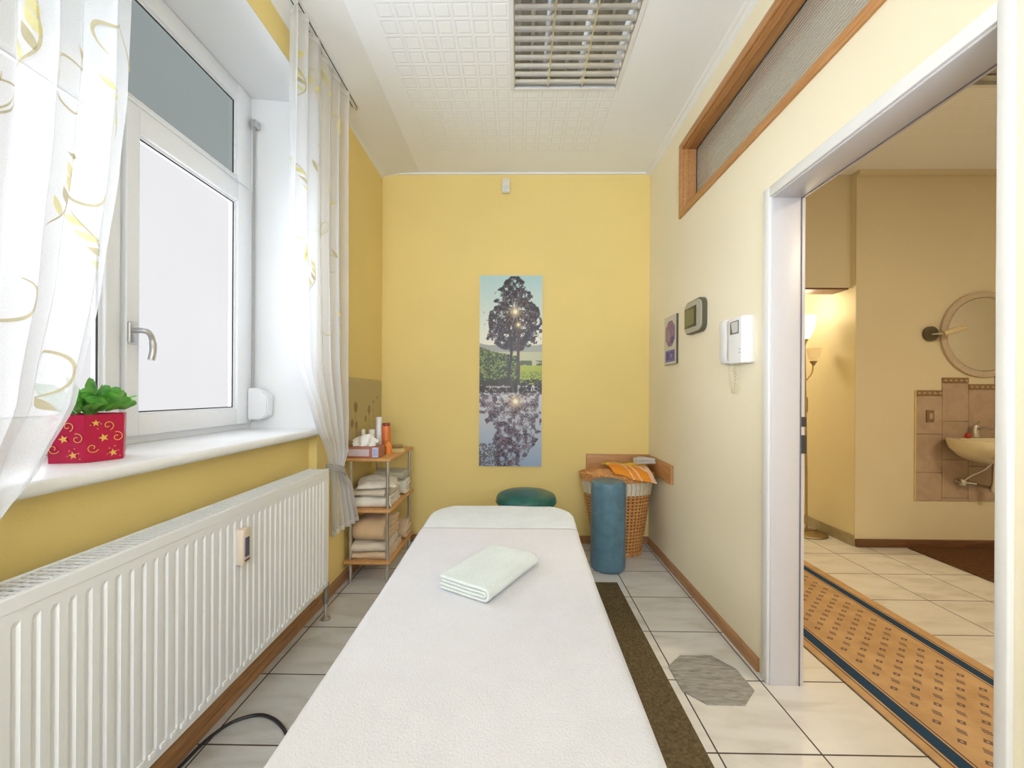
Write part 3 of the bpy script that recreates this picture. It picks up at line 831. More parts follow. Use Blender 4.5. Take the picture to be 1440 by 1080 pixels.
for k in range(6):
    gold_star(k, .45, .50, .012, .3); gold_star(k, .25, .82, .010); gold_star(k, .70, .16, .011, .2)
    swirl(.56, .76, .014, -1.2, 1.1, k); swirl(.80, .50, .015, 1.9, -1.15, k); swirl(.18, .30, .014, -.4, -1.1, k); swirl(.36, .05, .013, .2, .9, k) if False else None
    for (u, z) in ((.12,.78),(.38,.80),(.30,.70),(.55,.14),(.60,.26),(.84,.20),(.74,.30),(.88,.08)): gold_star(k, u, z, .0022)
frombm('gold_print', bm, plain('gold_foil_print', srgb(238,190,96), .4, .2), pot)
box('paper_liner', 0,0,0,0,0,0, M['white_lac'], pot) if False else None
plant = tag(empty('potted_plant', (hexc[0], hexc[1], 1.09)), 'leafy green succulent growing in the crimson pot', 'plant')
bm = bmesh.new(); lathe(bm, [(0,1.091),(.070,1.091),(.068,1.112),(.03,1.120),(0,1.120)], *hexc, 12)
smooth_angle(frombm('soil', bm, plain('white_lined_soil', (.42,.36,.32,1), .9, nscale=120, var=.4), plant), 60)
lm = NT('succulent_leaf'); lm.bsdf(srgb(96,168,60), .35, 0, .4); nz = lm.noise(26, 3, lm.geo()); lm.b.inputs['Subsurface Weight'].default_value = .0
lm.l(lm.ramp(nz.outputs[0], [(.3, srgb(52,128,40)), (.6, srgb(112,184,72)), (.8, srgb(168,208,120))]), lm.b.inputs['Base Color'])
rnd = random.Random(11)
def leaf_mesh(base, direction, L, w, curl=.3, roll=0):
    bm = bmesh.new(); d = Vector(direction).normalized(); side = d.cross(Vector((0,0,1))); side.normalize(); nr = side.cross(d); side = (side*math.cos(roll)+nr*math.sin(roll)).normalized(); nr = side.cross(d)
    n = 9; secs = []
    for i in range(n+1):
        t = i/n; c = base+d*(L*t)-Vector((0,0,1))*(curl*L*t*t)
        ww = w*min(1,(.16+t*1.7))*(1 if t < .72 else math.sqrt(max(0.02,1-((t-.72)/.30)**2)))*(.85+.15*math.cos(t*11)); th = .0022*math.sin(PI*min(.08+t*.92,1))+.0004
        secs.append([bm.verts.new(c+side*ww*a+nr*(th*b+.10*ww*abs(a))) for a, b in ((-1,0),(-.5,1),(0,.7),(.5,1),(1,0),(.5,-1),(0,-1.2),(-.5,-1))])
    for a, b in zip(secs, secs[1:]):
        for k in range(8): bm.faces.new([a[k], a[(k+1)%8], b[(k+1)%8], b[k]])
    bm.faces.new(secs[0][::-1]); bm.faces.new(secs[-1]); return bm
for k in range(46):
    a = k*2.4+rnd.uniform(-.3,.3); tilt = rnd.uniform(.50,1.30); r0 = rnd.uniform(.0,.055)
    b = Vector((hexc[0]+r0*math.cos(a), hexc[1]+r0*math.sin(a), 1.125+rnd.uniform(0,.03)))
    d = (math.cos(a)*math.cos(tilt), math.sin(a)*math.cos(tilt), math.sin(tilt))
    smooth_angle(frombm('leaf', leaf_mesh(b, d, rnd.uniform(.055,.105), rnd.uniform(.017,.025), rnd.uniform(.0,.30), rnd.uniform(-1.2,1.2)), lm.m, plant), 60)

# ------------------------------------------------------------------ massage table
MT = tag(empty('massage_table', (-.08, 1.2, 0)), 'massage table covered with white terry sheets in the middle of the room', 'massage table')
def table_outline(inset=0, n=14):
    # rounded head end (far), straight foot end (near)
    r = .17-inset
    pts = [(-.405+inset, .24+inset), (.245-inset, .24+inset), (.252-inset, 1.2), (.262-inset, 1.62)]
    cx, cy = .282-.17, 2.165-.17
    for i in range(n+1): a = i/n*PI/2; pts.append((cx+r*math.cos(a), cy+r*math.sin(a)))
    cx = -.428+.17
    for i in range(n+1): a = PI/2+i/n*PI/2; pts.append((cx+r*math.cos(a), cy+r*math.sin(a)))
    pts += [(-.412+inset, 1.2)]
    return pts
def slab(name, prof_fn, zs, m, parent, y_min=None, jitter=0):
    """stack of outlines: zs = [(z, inset)]"""
    bm = bmesh.new(); rings = []
    for z, ins in zs:
        rings.append([bm.verts.new((x, y, z)) for x, y in prof_fn(ins)])
    n = len(rings[0])
    for a, b in zip(rings, rings[1:]):
        for i in range(n): bm.faces.new([a[i], a[(i+1)%n], b[(i+1)%n], b[i]])
    bm.faces.new(rings[0][::-1]); bm.faces.new(rings[-1])
    return smooth_angle(frombm(name, bm, m, parent), 50)
slab('padded_top', table_outline, [(.50,.03),(.505,.018),(.52,.012),(.575,.012),(.588,.018),(.592,.035)], M['cream_cover'], MT)
# fitted sheet with soft folds: dense top grid clipped by outline, made from polar-ish sweep
def draped(name, out_fn, z0, drop, m, parent, y_lo, y_hi, thick=.004, seed=0, amp=.0016, rin=.022):
    bm = bmesh.new(); ny = int((y_hi-y_lo)/.012); nx = 70
    def xr(y):   # outline extents at y
        def side(s):
            if y > 1.995:
                t = min(1, (y-1.995)/.17); e = .17*(1-math.sqrt(max(0, 1-t*t)))
            else: e = 0
            base = interp(y, [.24,1.2,1.62,1.995], [.245,.252,.262,.282]) if s > 0 else interp(y, [.24,1.2,1.995], [-.405,-.412,-.428])
            return base-s*e
        return side(-1), side(1)
    rows = []
    for j in range(ny+1):
        y = y_lo+(y_hi-y_lo)*j/ny; a, b = xr(min(y, 2.155)); c = (a+b)/2; h = (b-a)/2
        row = []
        for i in range(nx+1):
            t = -1+2*i/nx; s = abs(t)
            arcL = h+drop; p = s*arcL       # arc length position
            flat = h-rin
            if p <= flat: xx = p; zz = 0
            elif p <= flat+rin*PI/2: q = (p-flat)/rin; xx = flat+rin*math.sin(q); zz = -rin*(1-math.cos(q))
            else: xx = h; zz = -rin-(p-flat-rin*PI/2)
            x = c+math.copysign(xx, t) if t else c
            w = noise.noise(Vector((x*5+seed, y*5, seed)))*amp+noise.noise(Vector((x*22+seed, y*16, seed)))*amp*.35
            sw = noise.noise(Vector((y*9, seed, t)))*.006*max(0, s-.85)/.15
            ez = 0
            if y > y_hi-.03 and y_hi > 2.1: q = (y-(y_hi-.03))/.03; ez = -.03*(1-math.sqrt(max(0, 1-q*q)))
            row.append(bm.verts.new((x+math.copysign(sw, t), y, z0+zz+w+ez)))
        rows.append(row)
    for p, q in zip(rows, rows[1:]):
        for i in range(nx): bm.faces.new([p[i], p[i+1], q[i+1], q[i]])
    o = frombm(name, bm, m, parent, True); s = o.modifiers.new('s', 'SOLIDIFY'); s.thickness = thick; s.offset = -1
    return o
tsh = tag(draped('under_sheet', None, .600, .060, M['undersheet'], None, 1.55, 2.166, .004, 4, .0022), 'bluish white terry cloth over head end of the massage table', 'sheet')
tsh2 = tag(draped('terry_sheet', None, .6055, .075, M['sheet'], None, .235, 1.775, .004, 9, .0012), 'large white terry sheet covering the massage table top', 'sheet')
for (x, y) in ((-.36,.34),(.20,.34),(-.36,1.95),(.20,1.95)):
    bm = bmesh.new(); tube(bm, [(x,y,.005),(x,y,.48)], .018, 14); lathe(bm, [(0,0),(.023,0),(.023,.02),(.018,.03)], x, y, 14)
    smooth_angle(frombm('leg', bm, M['wood_z'], MT), 40)
bm = bmesh.new()
for q in ((-.38,.22,.33,.35),(-.38,.22,1.94,1.96),(-.37,-.35,.34,1.95),(.19,.21,.34,1.95)): add_box(bm, q[0],q[1],q[2],q[3],.44,.50,.003,1)
frombm('frame', bm, M['wood_y'], MT)

# ------------------------------------------------------------------ folded towels
def folded(name, w, d, n, t, m, origin, rotz=0, seed=0, amp=.004, sag=0, wfun=None, bend_first=1, lift=0, nest=False):
    """cloth folded n layers; width w across the folds, d along them; verts relative to origin"""
    if n == 4 and w < .2 or nest:
        strips = []
        for q in range(2):
            zl, zh = t*q, t*(3-q); r = (zh-zl)/2; xe = w/2-t*2+ (0 if q == 0 else 0)
            p_ = [(-w/2+i/16*(xe+w/2), zl) for i in range(17)]+[(xe+r*math.sin(PI*i/8), zl+r-r*math.cos(PI*i/8)) for i in range(1,8)]+[(xe-i/16*(xe+w/2-.004*q), zh) for i in range(17)]
            strips.append(p_)
    else: strips = None
    path = []; dirn = bend_first
    for k in range(n):
        xs_ = [i/14 for i in range(15)]
        for s in xs_:
            x = (s-.5)*w*(1 if dirn > 0 else -1)*(1-.03*((k*37+seed) % 3))
            path.append((x, t*k))
        if k < n-1:
            sgn = 1 if dirn > 0 else -1
            xe = path[-1][0]
            for q in (.25,.5,.75):
                a = -PI/2+PI*q; path.append((xe+sgn*t*.5*math.cos(a), t*k+t*.5+t*.5*math.sin(a)))
        dirn = -dirn
    bm = bmesh.new(); nd = 26
    for path in (strips or [path]):
        g = []
        for j in range(nd+1):
            v = j/nd; row = []
            for (x, z) in path:
                y = (v-.5)*d
                N = Vector((x*7+seed*3.1, y*7, seed+z*2))
                e = noise.noise(N)*amp; e2 = noise.noise(N*2.6)*amp*.5
                edge = max(abs(x)/(w/2), abs(v-.5)*2); drop = -sag*(edge**4)*(z/(t*n))
                row.append(bm.verts.new((x+e*1.2, y+e2*1.5+noise.noise(Vector((z*60,seed,x)))*amp*1.2, z+(e+e2)*min(1, z/t*.6+.12)+drop+t*.5)))
            g.append(row)
        for a, b in zip(g, g[1:]):
            for i in range(len(path)-1): bm.faces.new([a[i], a[i+1], b[i+1], b[i]])
    me = bpy.data.meshes.new(name); bm.normal_update(); bm.to_mesh(me); bm.free()
    o = link(name, me, m, None, True); o.location = origin; o.rotation_euler = (0,0,rotz)
    s = o.modifiers.new('s', 'SOLIDIFY'); s.thickness = t*.92; s.offset = 0
    b = o.modifiers.new('b', 'SUBSURF'); b.levels = 1; b.render_levels = 1
    return o
o = folded('folded_towel', .185, .30, 4, .0105, M['mint'], (-.080, 1.305, .607), math.radians(-30), 2, .0022)
tag(o, 'folded pale mint towel lying on the white massage table sheet', 'towel')

# ------------------------------------------------------------------ shelf unit
SH = tag(empty('shelf_unit', (-.94, 2.8, 0)), 'small three tier wooden shelf with chrome posts in the back left corner', 'shelf')
for zt in (.782, .462, .140):
    box('shelf_board', -1.078, -.785, 2.51, 3.08, zt-.018, zt, M['shelf_wood'], SH, .004)
for (x, y) in ((-1.045,2.545),(-.812,2.545),(-1.045,3.03),(-.805,3.03)):
    bm = bmesh.new(); tube(bm, [(x,y,.0),(x,y,.764)], .0105, 16); smooth_angle(frombm('post', bm, M['chrome'], SH), 40)
# towels on the shelf
def T_(o, lab, grp): tag(o, lab, 'towel', grp); return o
g1, g2 = 'towels on the middle shelf', 'towels on the bottom shelf'
T_(folded('folded_towel', .30, .245, 4, .018, M['white_towel'], (-.93, 2.69, .462), -PI/2+(.06), 5, .016, .004, nest=True), 'off-white towel lowest in the front pile on the middle shelf', g1)
T_(folded('folded_towel', .27, .235, 4, .011, M['cream_towel'], (-.935, 2.68, .536), -PI/2+(-.12), 6, .016, .014, nest=True), 'cream towel sandwiched in the front pile on the middle shelf', g1)
T_(folded('folded_towel', .30, .240, 4, .011, M['white_towel'], (-.925, 2.70, .582), -PI/2+(.25), 8, .020, .035, nest=True), 'crumpled off-white towel topmost of the front pile on middle shelf', g1)
T_(folded('folded_towel', .19, .235, 4, .026, M['white_towel'], (-.915, 2.965, .462), -PI/2+(0), 12, .010, .006, nest=True), 'off-white towel at the back of middle shelf beneath sage towel', g1)
T_(folded('folded_towel', .18, .215, 4, .014, M['grey_towel'], (-.915, 2.965, .570), -PI/2+(.04), 14, .006, .003, nest=True), 'sage grey folded towel at the back of the middle shelf', g1)
T_(folded('folded_towel', .32, .245, 4, .011, M['sand_towel'], (-.93, 2.70, .140), -PI/2+(.0), 21, .012, .003, nest=True), 'sand towel with ruffled edge lowest on the bottom shelf', g2)
T_(folded('folded_towel', .30, .235, 4, .013, M['cream_towel'], (-.935, 2.69, .186), -PI/2+(.08), 22, .012, .004, nest=True), 'cream towel between peach and sand towels on the bottom shelf', g2)
T_(folded('folded_towel', .27, .205, 4, .034, M['peach_towel'], (-.93, 2.69, .240), -PI/2+(-.05), 23, .014, .014, nest=True), 'thick peach towel topmost of the bottom shelf pile', g2)
T_(folded('folded_towel', .19, .24, 4, .030, M['sand_towel'], (-.915, 2.965, .140), -PI/2+(.05), 25, .014, .01, nest=True), 'sand towel at the back of the bottom shelf', g2)

# things on top of the shelf
TB = tag(empty('tissue_box', (-.965, 2.60, .782)), 'brown tissue box with white tissue on the corner shelf', 'tissue box')
box('carton', -1.072, -.862, 2.530, 2.645, .783, .853, plain('brown_pink_carton', srgb(170,112,92), .5, nscale=12, var=.08), TB, .002)
box('front_label', -1.056, -.925, 2.5285, 2.5305, .795, .838, plain('pale_carton_label', srgb(206,190,196), .5), TB)
box('barcode_label', -.905, -.868, 2.5285, 2.5305, .788, .848, plain('pale_blue_carton_label', srgb(206,210,232), .5), TB)
bm = bmesh.new()
for i in range(7): add_box(bm, -.901+.0048*i, -.8995+.0048*i, 2.5278, 2.5288, .793, .842)
frombm('barcode_lines', bm, plain('blue_print', srgb(130,130,180), .5), TB)
box('top_opening', -1.04, -.90, 2.565, 2.615, .8525, .8540, plain('white_perforation', srgb(226,214,200), .6), TB)
bm = bmesh.new(); n = 22; g = []
for j in range(n+1):
    row = []
    for i in range(n+1):
        u = i/n*2-1; v = j/n*2-1
        h = .075*(1-abs(u)**1.8*.55)*(1-abs(v)**1.3)+.004*noise.noise(Vector((u*3, v*3, 1)))
        row.append(bm.verts.new((-.965+u*.085*(1-.25*abs(v))+.01*noise.noise(Vector((u*2,v*4,5))), 2.59+v*.045+.012*math.sin(u*7), .855+max(0, h)*(.95+.06*math.sin(u*5+v*3)))))
    g.append(row)
for a, b in zip(g, g[1:]):
    for i in range(n): bm.faces.new([a[i], a[i+1], b[i+1], b[i]])
frombm('tissue', bm, plain('white_tissue_paper', (.86,.84,.80,1), .9, var=.02), TB, True)
def bottle(name, x, y, prof, m, label, cap=None, cat='bottle'):
    bm = bmesh.new(); lathe(bm, prof, x, y, 24)
    o = smooth_angle(frombm(name, bm, m), 35)
    if cap is None: tag(o, label, cat); return o
    e = tag(empty(name, (x, y, prof[0][1])), label, cat); o.name = 'body'; o.parent = e; bpy.context.view_layer.update(); o.matrix_parent_inverse = e.matrix_world.inverted()
    bm = bmesh.new(); lathe(bm, cap[0], x, y, 24); smooth_angle(frombm('cap', bm, cap[1], e), 35); return e
Z0 = .783
wp = plain('white_bottle_plastic', (.80,.78,.72,1), .35, var=.02)
bottle('lotion_bottle', -1.040, 2.735, [(0,Z0),(.024,Z0),(.026,Z0+.01),(.026,Z0+.10),(.018,Z0+.118),(0,Z0+.12)], wp, 'white lotion bottle with narrow cap nearest the curtain on the shelf', ([(.014,Z0+.118),(.014,Z0+.155),(.010,Z0+.162),(0,Z0+.163)], wp))
bottle('cream_tube', -.992, 2.765, [(0,Z0),(.019,Z0),(.020,Z0+.02),(.020,Z0+.13),(.017,Z0+.15),(0,Z0+.15)], plain('ivory_tube_plastic', (.78,.72,.58,1), .4), 'short ivory cream tube between two white bottles on shelf', ([(.021,Z0+.13),(.021,Z0+.155),(.019,Z0+.158),(0,Z0+.158)], wp), 'tube')
bottle('spray_can', -.955, 2.80, [(0,Z0),(.022,Z0),(.023,Z0+.01),(.023,Z0+.19),(.021,Z0+.20),(0,Z0+.20)], plain('white_can', (.82,.80,.77,1), .3), 'tallest white can beside the orange jar on the shelf', ([(.022,Z0+.19),(.022,Z0+.235),(.019,Z0+.24),(0,Z0+.24)], wp), 'can')
bottle('oil_bottle', -.905, 2.80, [(0,Z0),(.028,Z0),(.029,Z0+.01),(.029,Z0+.17),(.026,Z0+.18),(0,Z0+.18)], plain('orange_label_plastic', srgb(226,120,52), .35, nscale=30, var=.2), 'orange bottle with dark red cap on the shelf', ([(.026,Z0+.18),(.026,Z0+.198),(.024,Z0+.20),(0,Z0+.20)], plain('dark_red_cap', srgb(150,62,40), .4)))
bottle('orange_jar', -.862, 2.71, [(0,Z0),(.022,Z0),(.024,Z0+.01),(.024,Z0+.055),(.012,Z0+.07),(.012,Z0+.082),(0,Z0+.083)], plain('orange_plastic', srgb(236,140,60), .35), 'small orange jar just behind the tissue box', None, 'jar')
bm = bmesh.new(); lathe(bm, [(0,Z0),(.05,Z0),(.062,Z0+.016),(.060,Z0+.018),(.048,Z0+.006),(0,Z0+.005)], -.955, 3.03, 28, 1, .55) if False else lathe(bm, [(0,Z0),(.05,Z0),(.062,Z0+.016),(.060,Z0+.018),(.048,Z0+.006),(0,Z0+.005)], -.91, 3.02, 28, 1, .7)
tag(smooth_angle(frombm('dish', bm, plain('beige_ceramic', srgb(190,160,112), .4)), 40), 'shallow beige dish at the back edge of the shelf top', 'dish')
bm = bmesh.new(); add_box(bm, -.055, .055, -.085, .085, 0, .002, mat=Matrix.Translation((-.855,2.87,Z0)) @ Matrix.Rotation(.25, 4, 'Z'))
tag(frombm('paper_sheet', bm, plain('cream_paper', srgb(236,214,160), .8)), 'cream paper sheet lying flat on shelf top near its right edge', 'paper')
# beige panel with flower print behind the shelf
nx, nz = 90, 70
uu, vv = np.meshgrid(np.linspace(0,1,nx+1), np.linspace(0,1,nz+1))
base = np.array(srgb(190,172,122)[:3]); cols = np.ones((nz+1,nx+1,3))*base
def blot(cu, cv, ru, rv, c, al=.8):
    m_ = (((uu-cu)/ru)**2+((vv-cv)/rv)**2) < 1
    cols[m_] = cols[m_]*(1-al)+np.array(srgb(*c)[:3])*al
for (cu, cv, r) in ((.22,.62,.055),(.13,.40,.045),(.24,.36,.042),(.60,.56,.050),(.50,.43,.035),(.86,.74,.02),(.74,.68,.02)): blot(cu, cv, r*.9, r*1.35, (112,90,58), .75)
for (cu, c0, c1) in ((.22,.05,.62),(.60,.1,.56),(.74,.3,.7)):
    m_ = (abs(uu-cu-.02*np.sin(vv*7)) < .008) & (vv > c0) & (vv < c1); cols[m_] = cols[m_]*.45+np.array(srgb(112,90,58)[:3])*.55
def bp(u, v):
    y = 2.56+u*.67; z = .79+v*.50
    return (XL+.006, y, z)
PB = tag(empty('splash_panel', (XL+.003, 2.9, .79)), 'beige wall panel with brown flower print behind the corner shelf', 'wall panel')
bm = bmesh.new(); ro = .03; pts = []
for (cy, cz, a0) in ((2.56+ro,.785+ro,PI),(3.23-ro,.785+ro,1.5*PI),(3.23-ro,1.292-ro,0),(2.56+ro,1.292-ro,PI/2)):
    for i in range(6): a = a0+i/5*PI/2; pts.append((cy+ro*math.cos(a), cz+ro*math.sin(a)))
prism(bm, pts, 0, XL, XL+.0055)
frombm('backing_sheet', bm, plain('beige_acrylic', srgb(190,172,122), .25), PB)
def bp2(u, v): return (XL+.0062, 2.562+ro*.35+u*(.666-ro*.7), .788+ro*.35+v*(.50-ro*.7))
colour_grid('flower_print', nx, nz, bp2, cols, M['print'], PB)

# ------------------------------------------------------------------ tree picture on the back wall
def value_noise(shape, cell, rng):
    h, w = shape; gh, gw = int(h/cell)+3, int(w/cell)+3; g = rng.random((gh, gw))
    ys, xs = np.arange(h)/cell, np.arange(w)/cell; yi, xi = ys.astype(int), xs.astype(int); fy, fx = (ys-yi)[:,None], (xs-xi)[None,:]
    fy = fy*fy*(3-2*fy); fx = fx*fx*(3-2*fx)
    a = g[np.ix_(yi,xi)]; b = g[np.ix_(yi,xi+1)]; c = g[np.ix_(yi+1,xi)]; d = g[np.ix_(yi+1,xi+1)]
    return a*(1-fy)*(1-fx)+b*(1-fy)*fx+c*fy*(1-fx)+d*fy*fx
rng = np.random.default_rng(5)
nx, nz = 130, 396
v, u = np.meshgrid(np.linspace(1,0,nz+1), np.linspace(0,1,nx+1), indexing='ij')   # v: 0 top
v = 1-v[::-1]; v = np.linspace(1,0,nz+1)[:,None]*np.ones((1,nx+1))                 # row 0 = bottom (v=1), top v=0
u = np.linspace(0,1,nx+1)[None,:]*np.ones((nz+1,1))
shp = v.shape
fine = value_noise(shp, 1.6, rng)*.6+value_noise(shp, 3.5, rng)*.4; mid = value_noise(shp, 8, rng); big = value_noise(shp, 34, rng); vf = rng.random(shp)
C = lambda r,g,b: np.array(srgb(r,g,b)[:3])
img = np.ones(shp+(3,))
def put(mask, col, al=1.0):
    al = (mask*al)[...,None]
    img[:] = img*(1-al)+np.asarray(col)*al
sky = np.clip(v/.40,0,1)[...,None]; img[:] = C(178,212,214)*(1-sky)+C(246,240,220)*sky
hl = 0.575   # waterline
put((v > .355+.01*np.sin(u*9)) & (v < hl), C(164,168,158)); put((v > .40) & (v < hl), C(196,196,160))
put((v > .445)&(v < .47)&(mid > .4)&(u > .6), C(96,104,60)); put((v > .47) & (v < hl), C(176,186,52)); put((v>.50)&(v<hl)&(fine>.5), C(122,146,40))
bush = (v > .385+.05*u+.03*(big-.5)) & (v < hl) & (u < .64+.05*(mid-.5)); put(bush, C(52,64,30)); put(bush & (fine > .52), C(112,128,56)); put(bush & (fine > .66), C(160,170,90))
put((v > .535+.02*mid)&(v < hl)&(fine > .35), C(52,50,28))
# crown outline
cu, cvv = .52, .20
half = np.interp(v, [.0,.03,.07,.13,.2,.27,.32,.36,.40], [.06,.17,.27,.34,.45,.50,.48,.36,.10])
crown = (np.abs(u-cu-.03) < half*(.86+.42*(mid-.5)+.25*(fine-.5))) & (v > .003) & (v < .395)
dens = fine*.6+mid*.4
crs = np.clip((dens-.30)*9,0,1)*crown
put(crs, C(52,42,50)); put(crs*(fine > .66), C(112,96,104)); put(crs*(fine < .40), C(40,30,36))
put((np.abs(u-.49-.02*np.sin(v*20)) < .022) & (v > .18) & (v < .54), C(58,44,36)); put((np.abs(u-.62-.06*(v-.4)) < .022) & (v > .25) & (v < .54), C(84,64,48))
# water reflection
wt = v >= hl
vr = 2*hl-v
wcol = np.clip((v-hl)/.42,0,1)[...,None]
img[wt] = (C(212,208,206)*(1-wcol)+C(158,180,206)*wcol)[wt]
half2 = np.interp(v, [.575,.62,.70,.80,.90,1.0], [.75,.62,.50,.42,.34,.26])
refl = wt & (np.abs(u-.52-.05*np.sin(v*17)) < half2*(.85+.5*(mid-.5)+.2*(fine-.5)))
rs = np.clip((dens-.38)*8,0,1)*refl
put(rs, C(74,62,74)); put(rs*(fine > .6), C(136,120,136)); put(wt & (v < hl+.04) & (dens > .33), C(44,38,32))
put(wt & (u < .30) & (v > .88) & (fine > .42), C(110,104,112)); put(wt & (v < hl+.012)&(u < .5)&(u > .1)&(v>hl+.004), C(170,160,160))
asp = 3.04
def sun(su, sv, r):
    dx = (u-su); dy = (v-sv)*asp; d = np.sqrt(dx*dx+dy*dy); a = np.arctan2(dy, dx)
    ray = (np.abs(np.cos(a*7)))**10*np.exp(-d/(r*1.4)); put(np.clip(ray*1.0,0,1), C(255,226,160)); put(np.clip(np.exp(-(d/r)**2*.9),0,1)*.9, C(255,226,170)); put((d < r*.55)*1.0, C(255,252,236))
sun(.57,.19,.055); sun(.62,.258,.030); sun(.58,.66,.065)
px0, px1, pz0, pz1 = -.303, .197, .609, 2.131
PIC = tag(empty('wall_picture', (-.05, YB, .609)), 'tall narrow photo print of a tree mirrored in a lake on back wall', 'picture')
box('panel', px0, px1, YB-.014, YB, pz0, pz1, plain('picture_panel_edge', (.75,.75,.76,1), .4), PIC)
colour_grid('photo_print', nx, nz, lambda a, b: (px0+.001+a*(px1-px0-.002), YB-.0145, pz0+.001+b*(pz1-pz0-.002)), img, M['print'], PIC)

# motion sensor above the picture
MS = tag(empty('motion_sensor', (-.098, YB, 2.78)), 'small white motion sensor high on the back wall', 'sensor')
bm = bmesh.new(); prism(bm, [(YB,2.785),(YB-.028,2.785),(YB-.040,2.80),(YB-.036,2.87),(YB-.018,2.905),(YB,2.905)], 0, -.128, -.068)
bmesh.ops.bevel(bm, geom=list(bm.edges), offset=.005, segments=2, affect='EDGES')
smooth_angle(frombm('sensor_case', bm, plain('offwhite_sensor', (.78,.76,.66,1), .4), MS), 50)
box('sensor_lens', -.118, -.078, YB-.0415, YB-.034, 2.795, 2.835, plain('milky_lens', (.72,.74,.78,1), .2), MS, .003)

# ------------------------------------------------------------------ wooden wall boards in the right corner
WB = tag(empty('corner_wall_board', (1.0, 3.2, .58)), 'L shaped wooden bumper board on the walls behind the wicker basket', 'wall board')
box('back_board', .552, XR, YB-.02, YB, .585, .712, M['wood_x'], WB, .002)
box('side_board', XR-.020, XR, 2.735, YB-.021, .585, .712, M['wood_y'], WB, .002)

# ------------------------------------------------------------------ wicker laundry basket
WBk = tag(empty('laundry_basket', (.752, 3.07, 0)), 'oval wicker laundry basket with lid in the back right corner', 'basket')
def bk(z):   # centre x, half a, half b
    t = z/.60; return (.764-.012*t, .169+.103*t, .105+.043*t)
def bkpt(a, z, d=0):
    cx, A, B = bk(z); return Vector((cx+(A+d)*math.cos(a), 3.072+(B+d)*math.sin(a), z))
def weave_mesh(z0, z1, nt, nzz, nst, nrow, depth):
    vs = []; cs = []; 
    for k in range(nzz+1):
        z = z0+(z1-z0)*k/nzz; row = (z-z0)/(z1-z0)*nrow
        for i in range(nt):
            a = 2*PI*i/nt; col = i/nt*nst
            r = int(row); fr = row-r; ph = (col+(r % 2)) % 2.0
            over = math.cos(PI*ph); bul = math.sin(PI*fr)**.6
            d = depth*(over*.35*bul+.5*bul-.6*(1-bul))
            gap = .95*(abs(over) < .55 and bul < .80)+.35*(bul < .3 and abs(over) >= .55)
            vs.append(bkpt(a, z, d)); b = .5+.5*noise.noise(Vector((a*6, z*40, r)))
            c1_ = np.array(srgb(226,170,104)[:3]); c2_ = np.array(srgb(196,132,72)[:3]); c = c1_*b+c2_*(1-b)
            c = c*(1-gap)+np.array(srgb(110,62,30)[:3])*gap; cs.append(c)
    fs = [(k*nt+i, k*nt+(i+1) % nt, (k+1)*nt+(i+1) % nt, (k+1)*nt+i) for k in range(nzz) for i in range(nt)]
    me = bpy.data.meshes.new('weave'); me.from_pydata(vs, [], fs); at = me.color_attributes.new('Col','FLOAT_COLOR','POINT')
    c4 = np.ones((len(vs),4), dtype=np.float32); c4[:,:3] = np.array(cs); at.data.foreach_set('color', c4.ravel()); return me
link('woven_body', weave_mesh(.012, .452, 528, 234, 44, 18, .005), M['wicker'], WBk, True)
bm = bmesh.new()   # inner solid wall and bottom keeping the basket closed
rg = []
for z, d in ((.004,-.006),(.45,-.008),(.56,-.008)): rg.append([bm.verts.new(bkpt(2*PI*i/64, z, d)) for i in range(64)])
for a, b in zip(rg, rg[1:]):
    for i in range(64): bm.faces.new([a[i], a[(i+1)%64], b[(i+1)%64], b[i]])
bm.faces.new(rg[0][::-1])
smooth_angle(frombm('fabric_liner', bm, terry('white_liner_cotton', (.80,.74,.60,1), 60, .3), WBk), 60)
bm = bmesh.new()
for i in range(44):
    a = 2*PI*i/44; tube(bm, [bkpt(a,.445,-.001), bkpt(a+.02,.50,.0), bkpt(a,.555,-.001)], .0033, 6)
smooth_angle(frombm('upright_staves', bm, plain('peeled_willow', srgb(226,204,158), .6, var=.12), WBk), 60)
def coil(z0, z1, n, rad, off, turns_noise=.002):
    bm = bmesh.new()
    for k in range(n):
        z = z0+(z1-z0)*k/max(1,n-1); pts = []
        for i in range(97):
            a = 2*PI*i/96; pts.append(bkpt(a, z+turns_noise*math.sin(a*24+k*1.6), off+.0015*math.cos(a*24+k*1.6)))
        tube(bm, pts, rad, 7, False)
    return bm
wick = plain('wicker_cane', srgb(216,156,96), .5, nscale=50, var=.3)
smooth_angle(frombm('top_band', coil(.552, .592, 6, .0052, .003), wick, WBk), 60)
smooth_angle(frombm('base_band', coil(.008, .020, 2, .0055, .003), wick, WBk), 60)
LD = bmesh.new()   # domed lid, spiral cane
def lidpt(a, s):
    cx, A, B = bk(.60); return Vector((cx+A*1.02*s*math.cos(a), 3.072+B*1.02*s*math.sin(a), .600+.028*(1-s*s)+.001*math.sin(a*40*s)))
for k in range(22):
    s = 1-.044*k; tube(LD, [lidpt(2*PI*i/80, s)+Vector((0,0,.0016*math.sin(i*1.2+k*2))) for i in range(81)], .0056 if k == 0 else .0044, 6, False)
lid = smooth_angle(frombm('lid', LD, wick, WBk), 60)

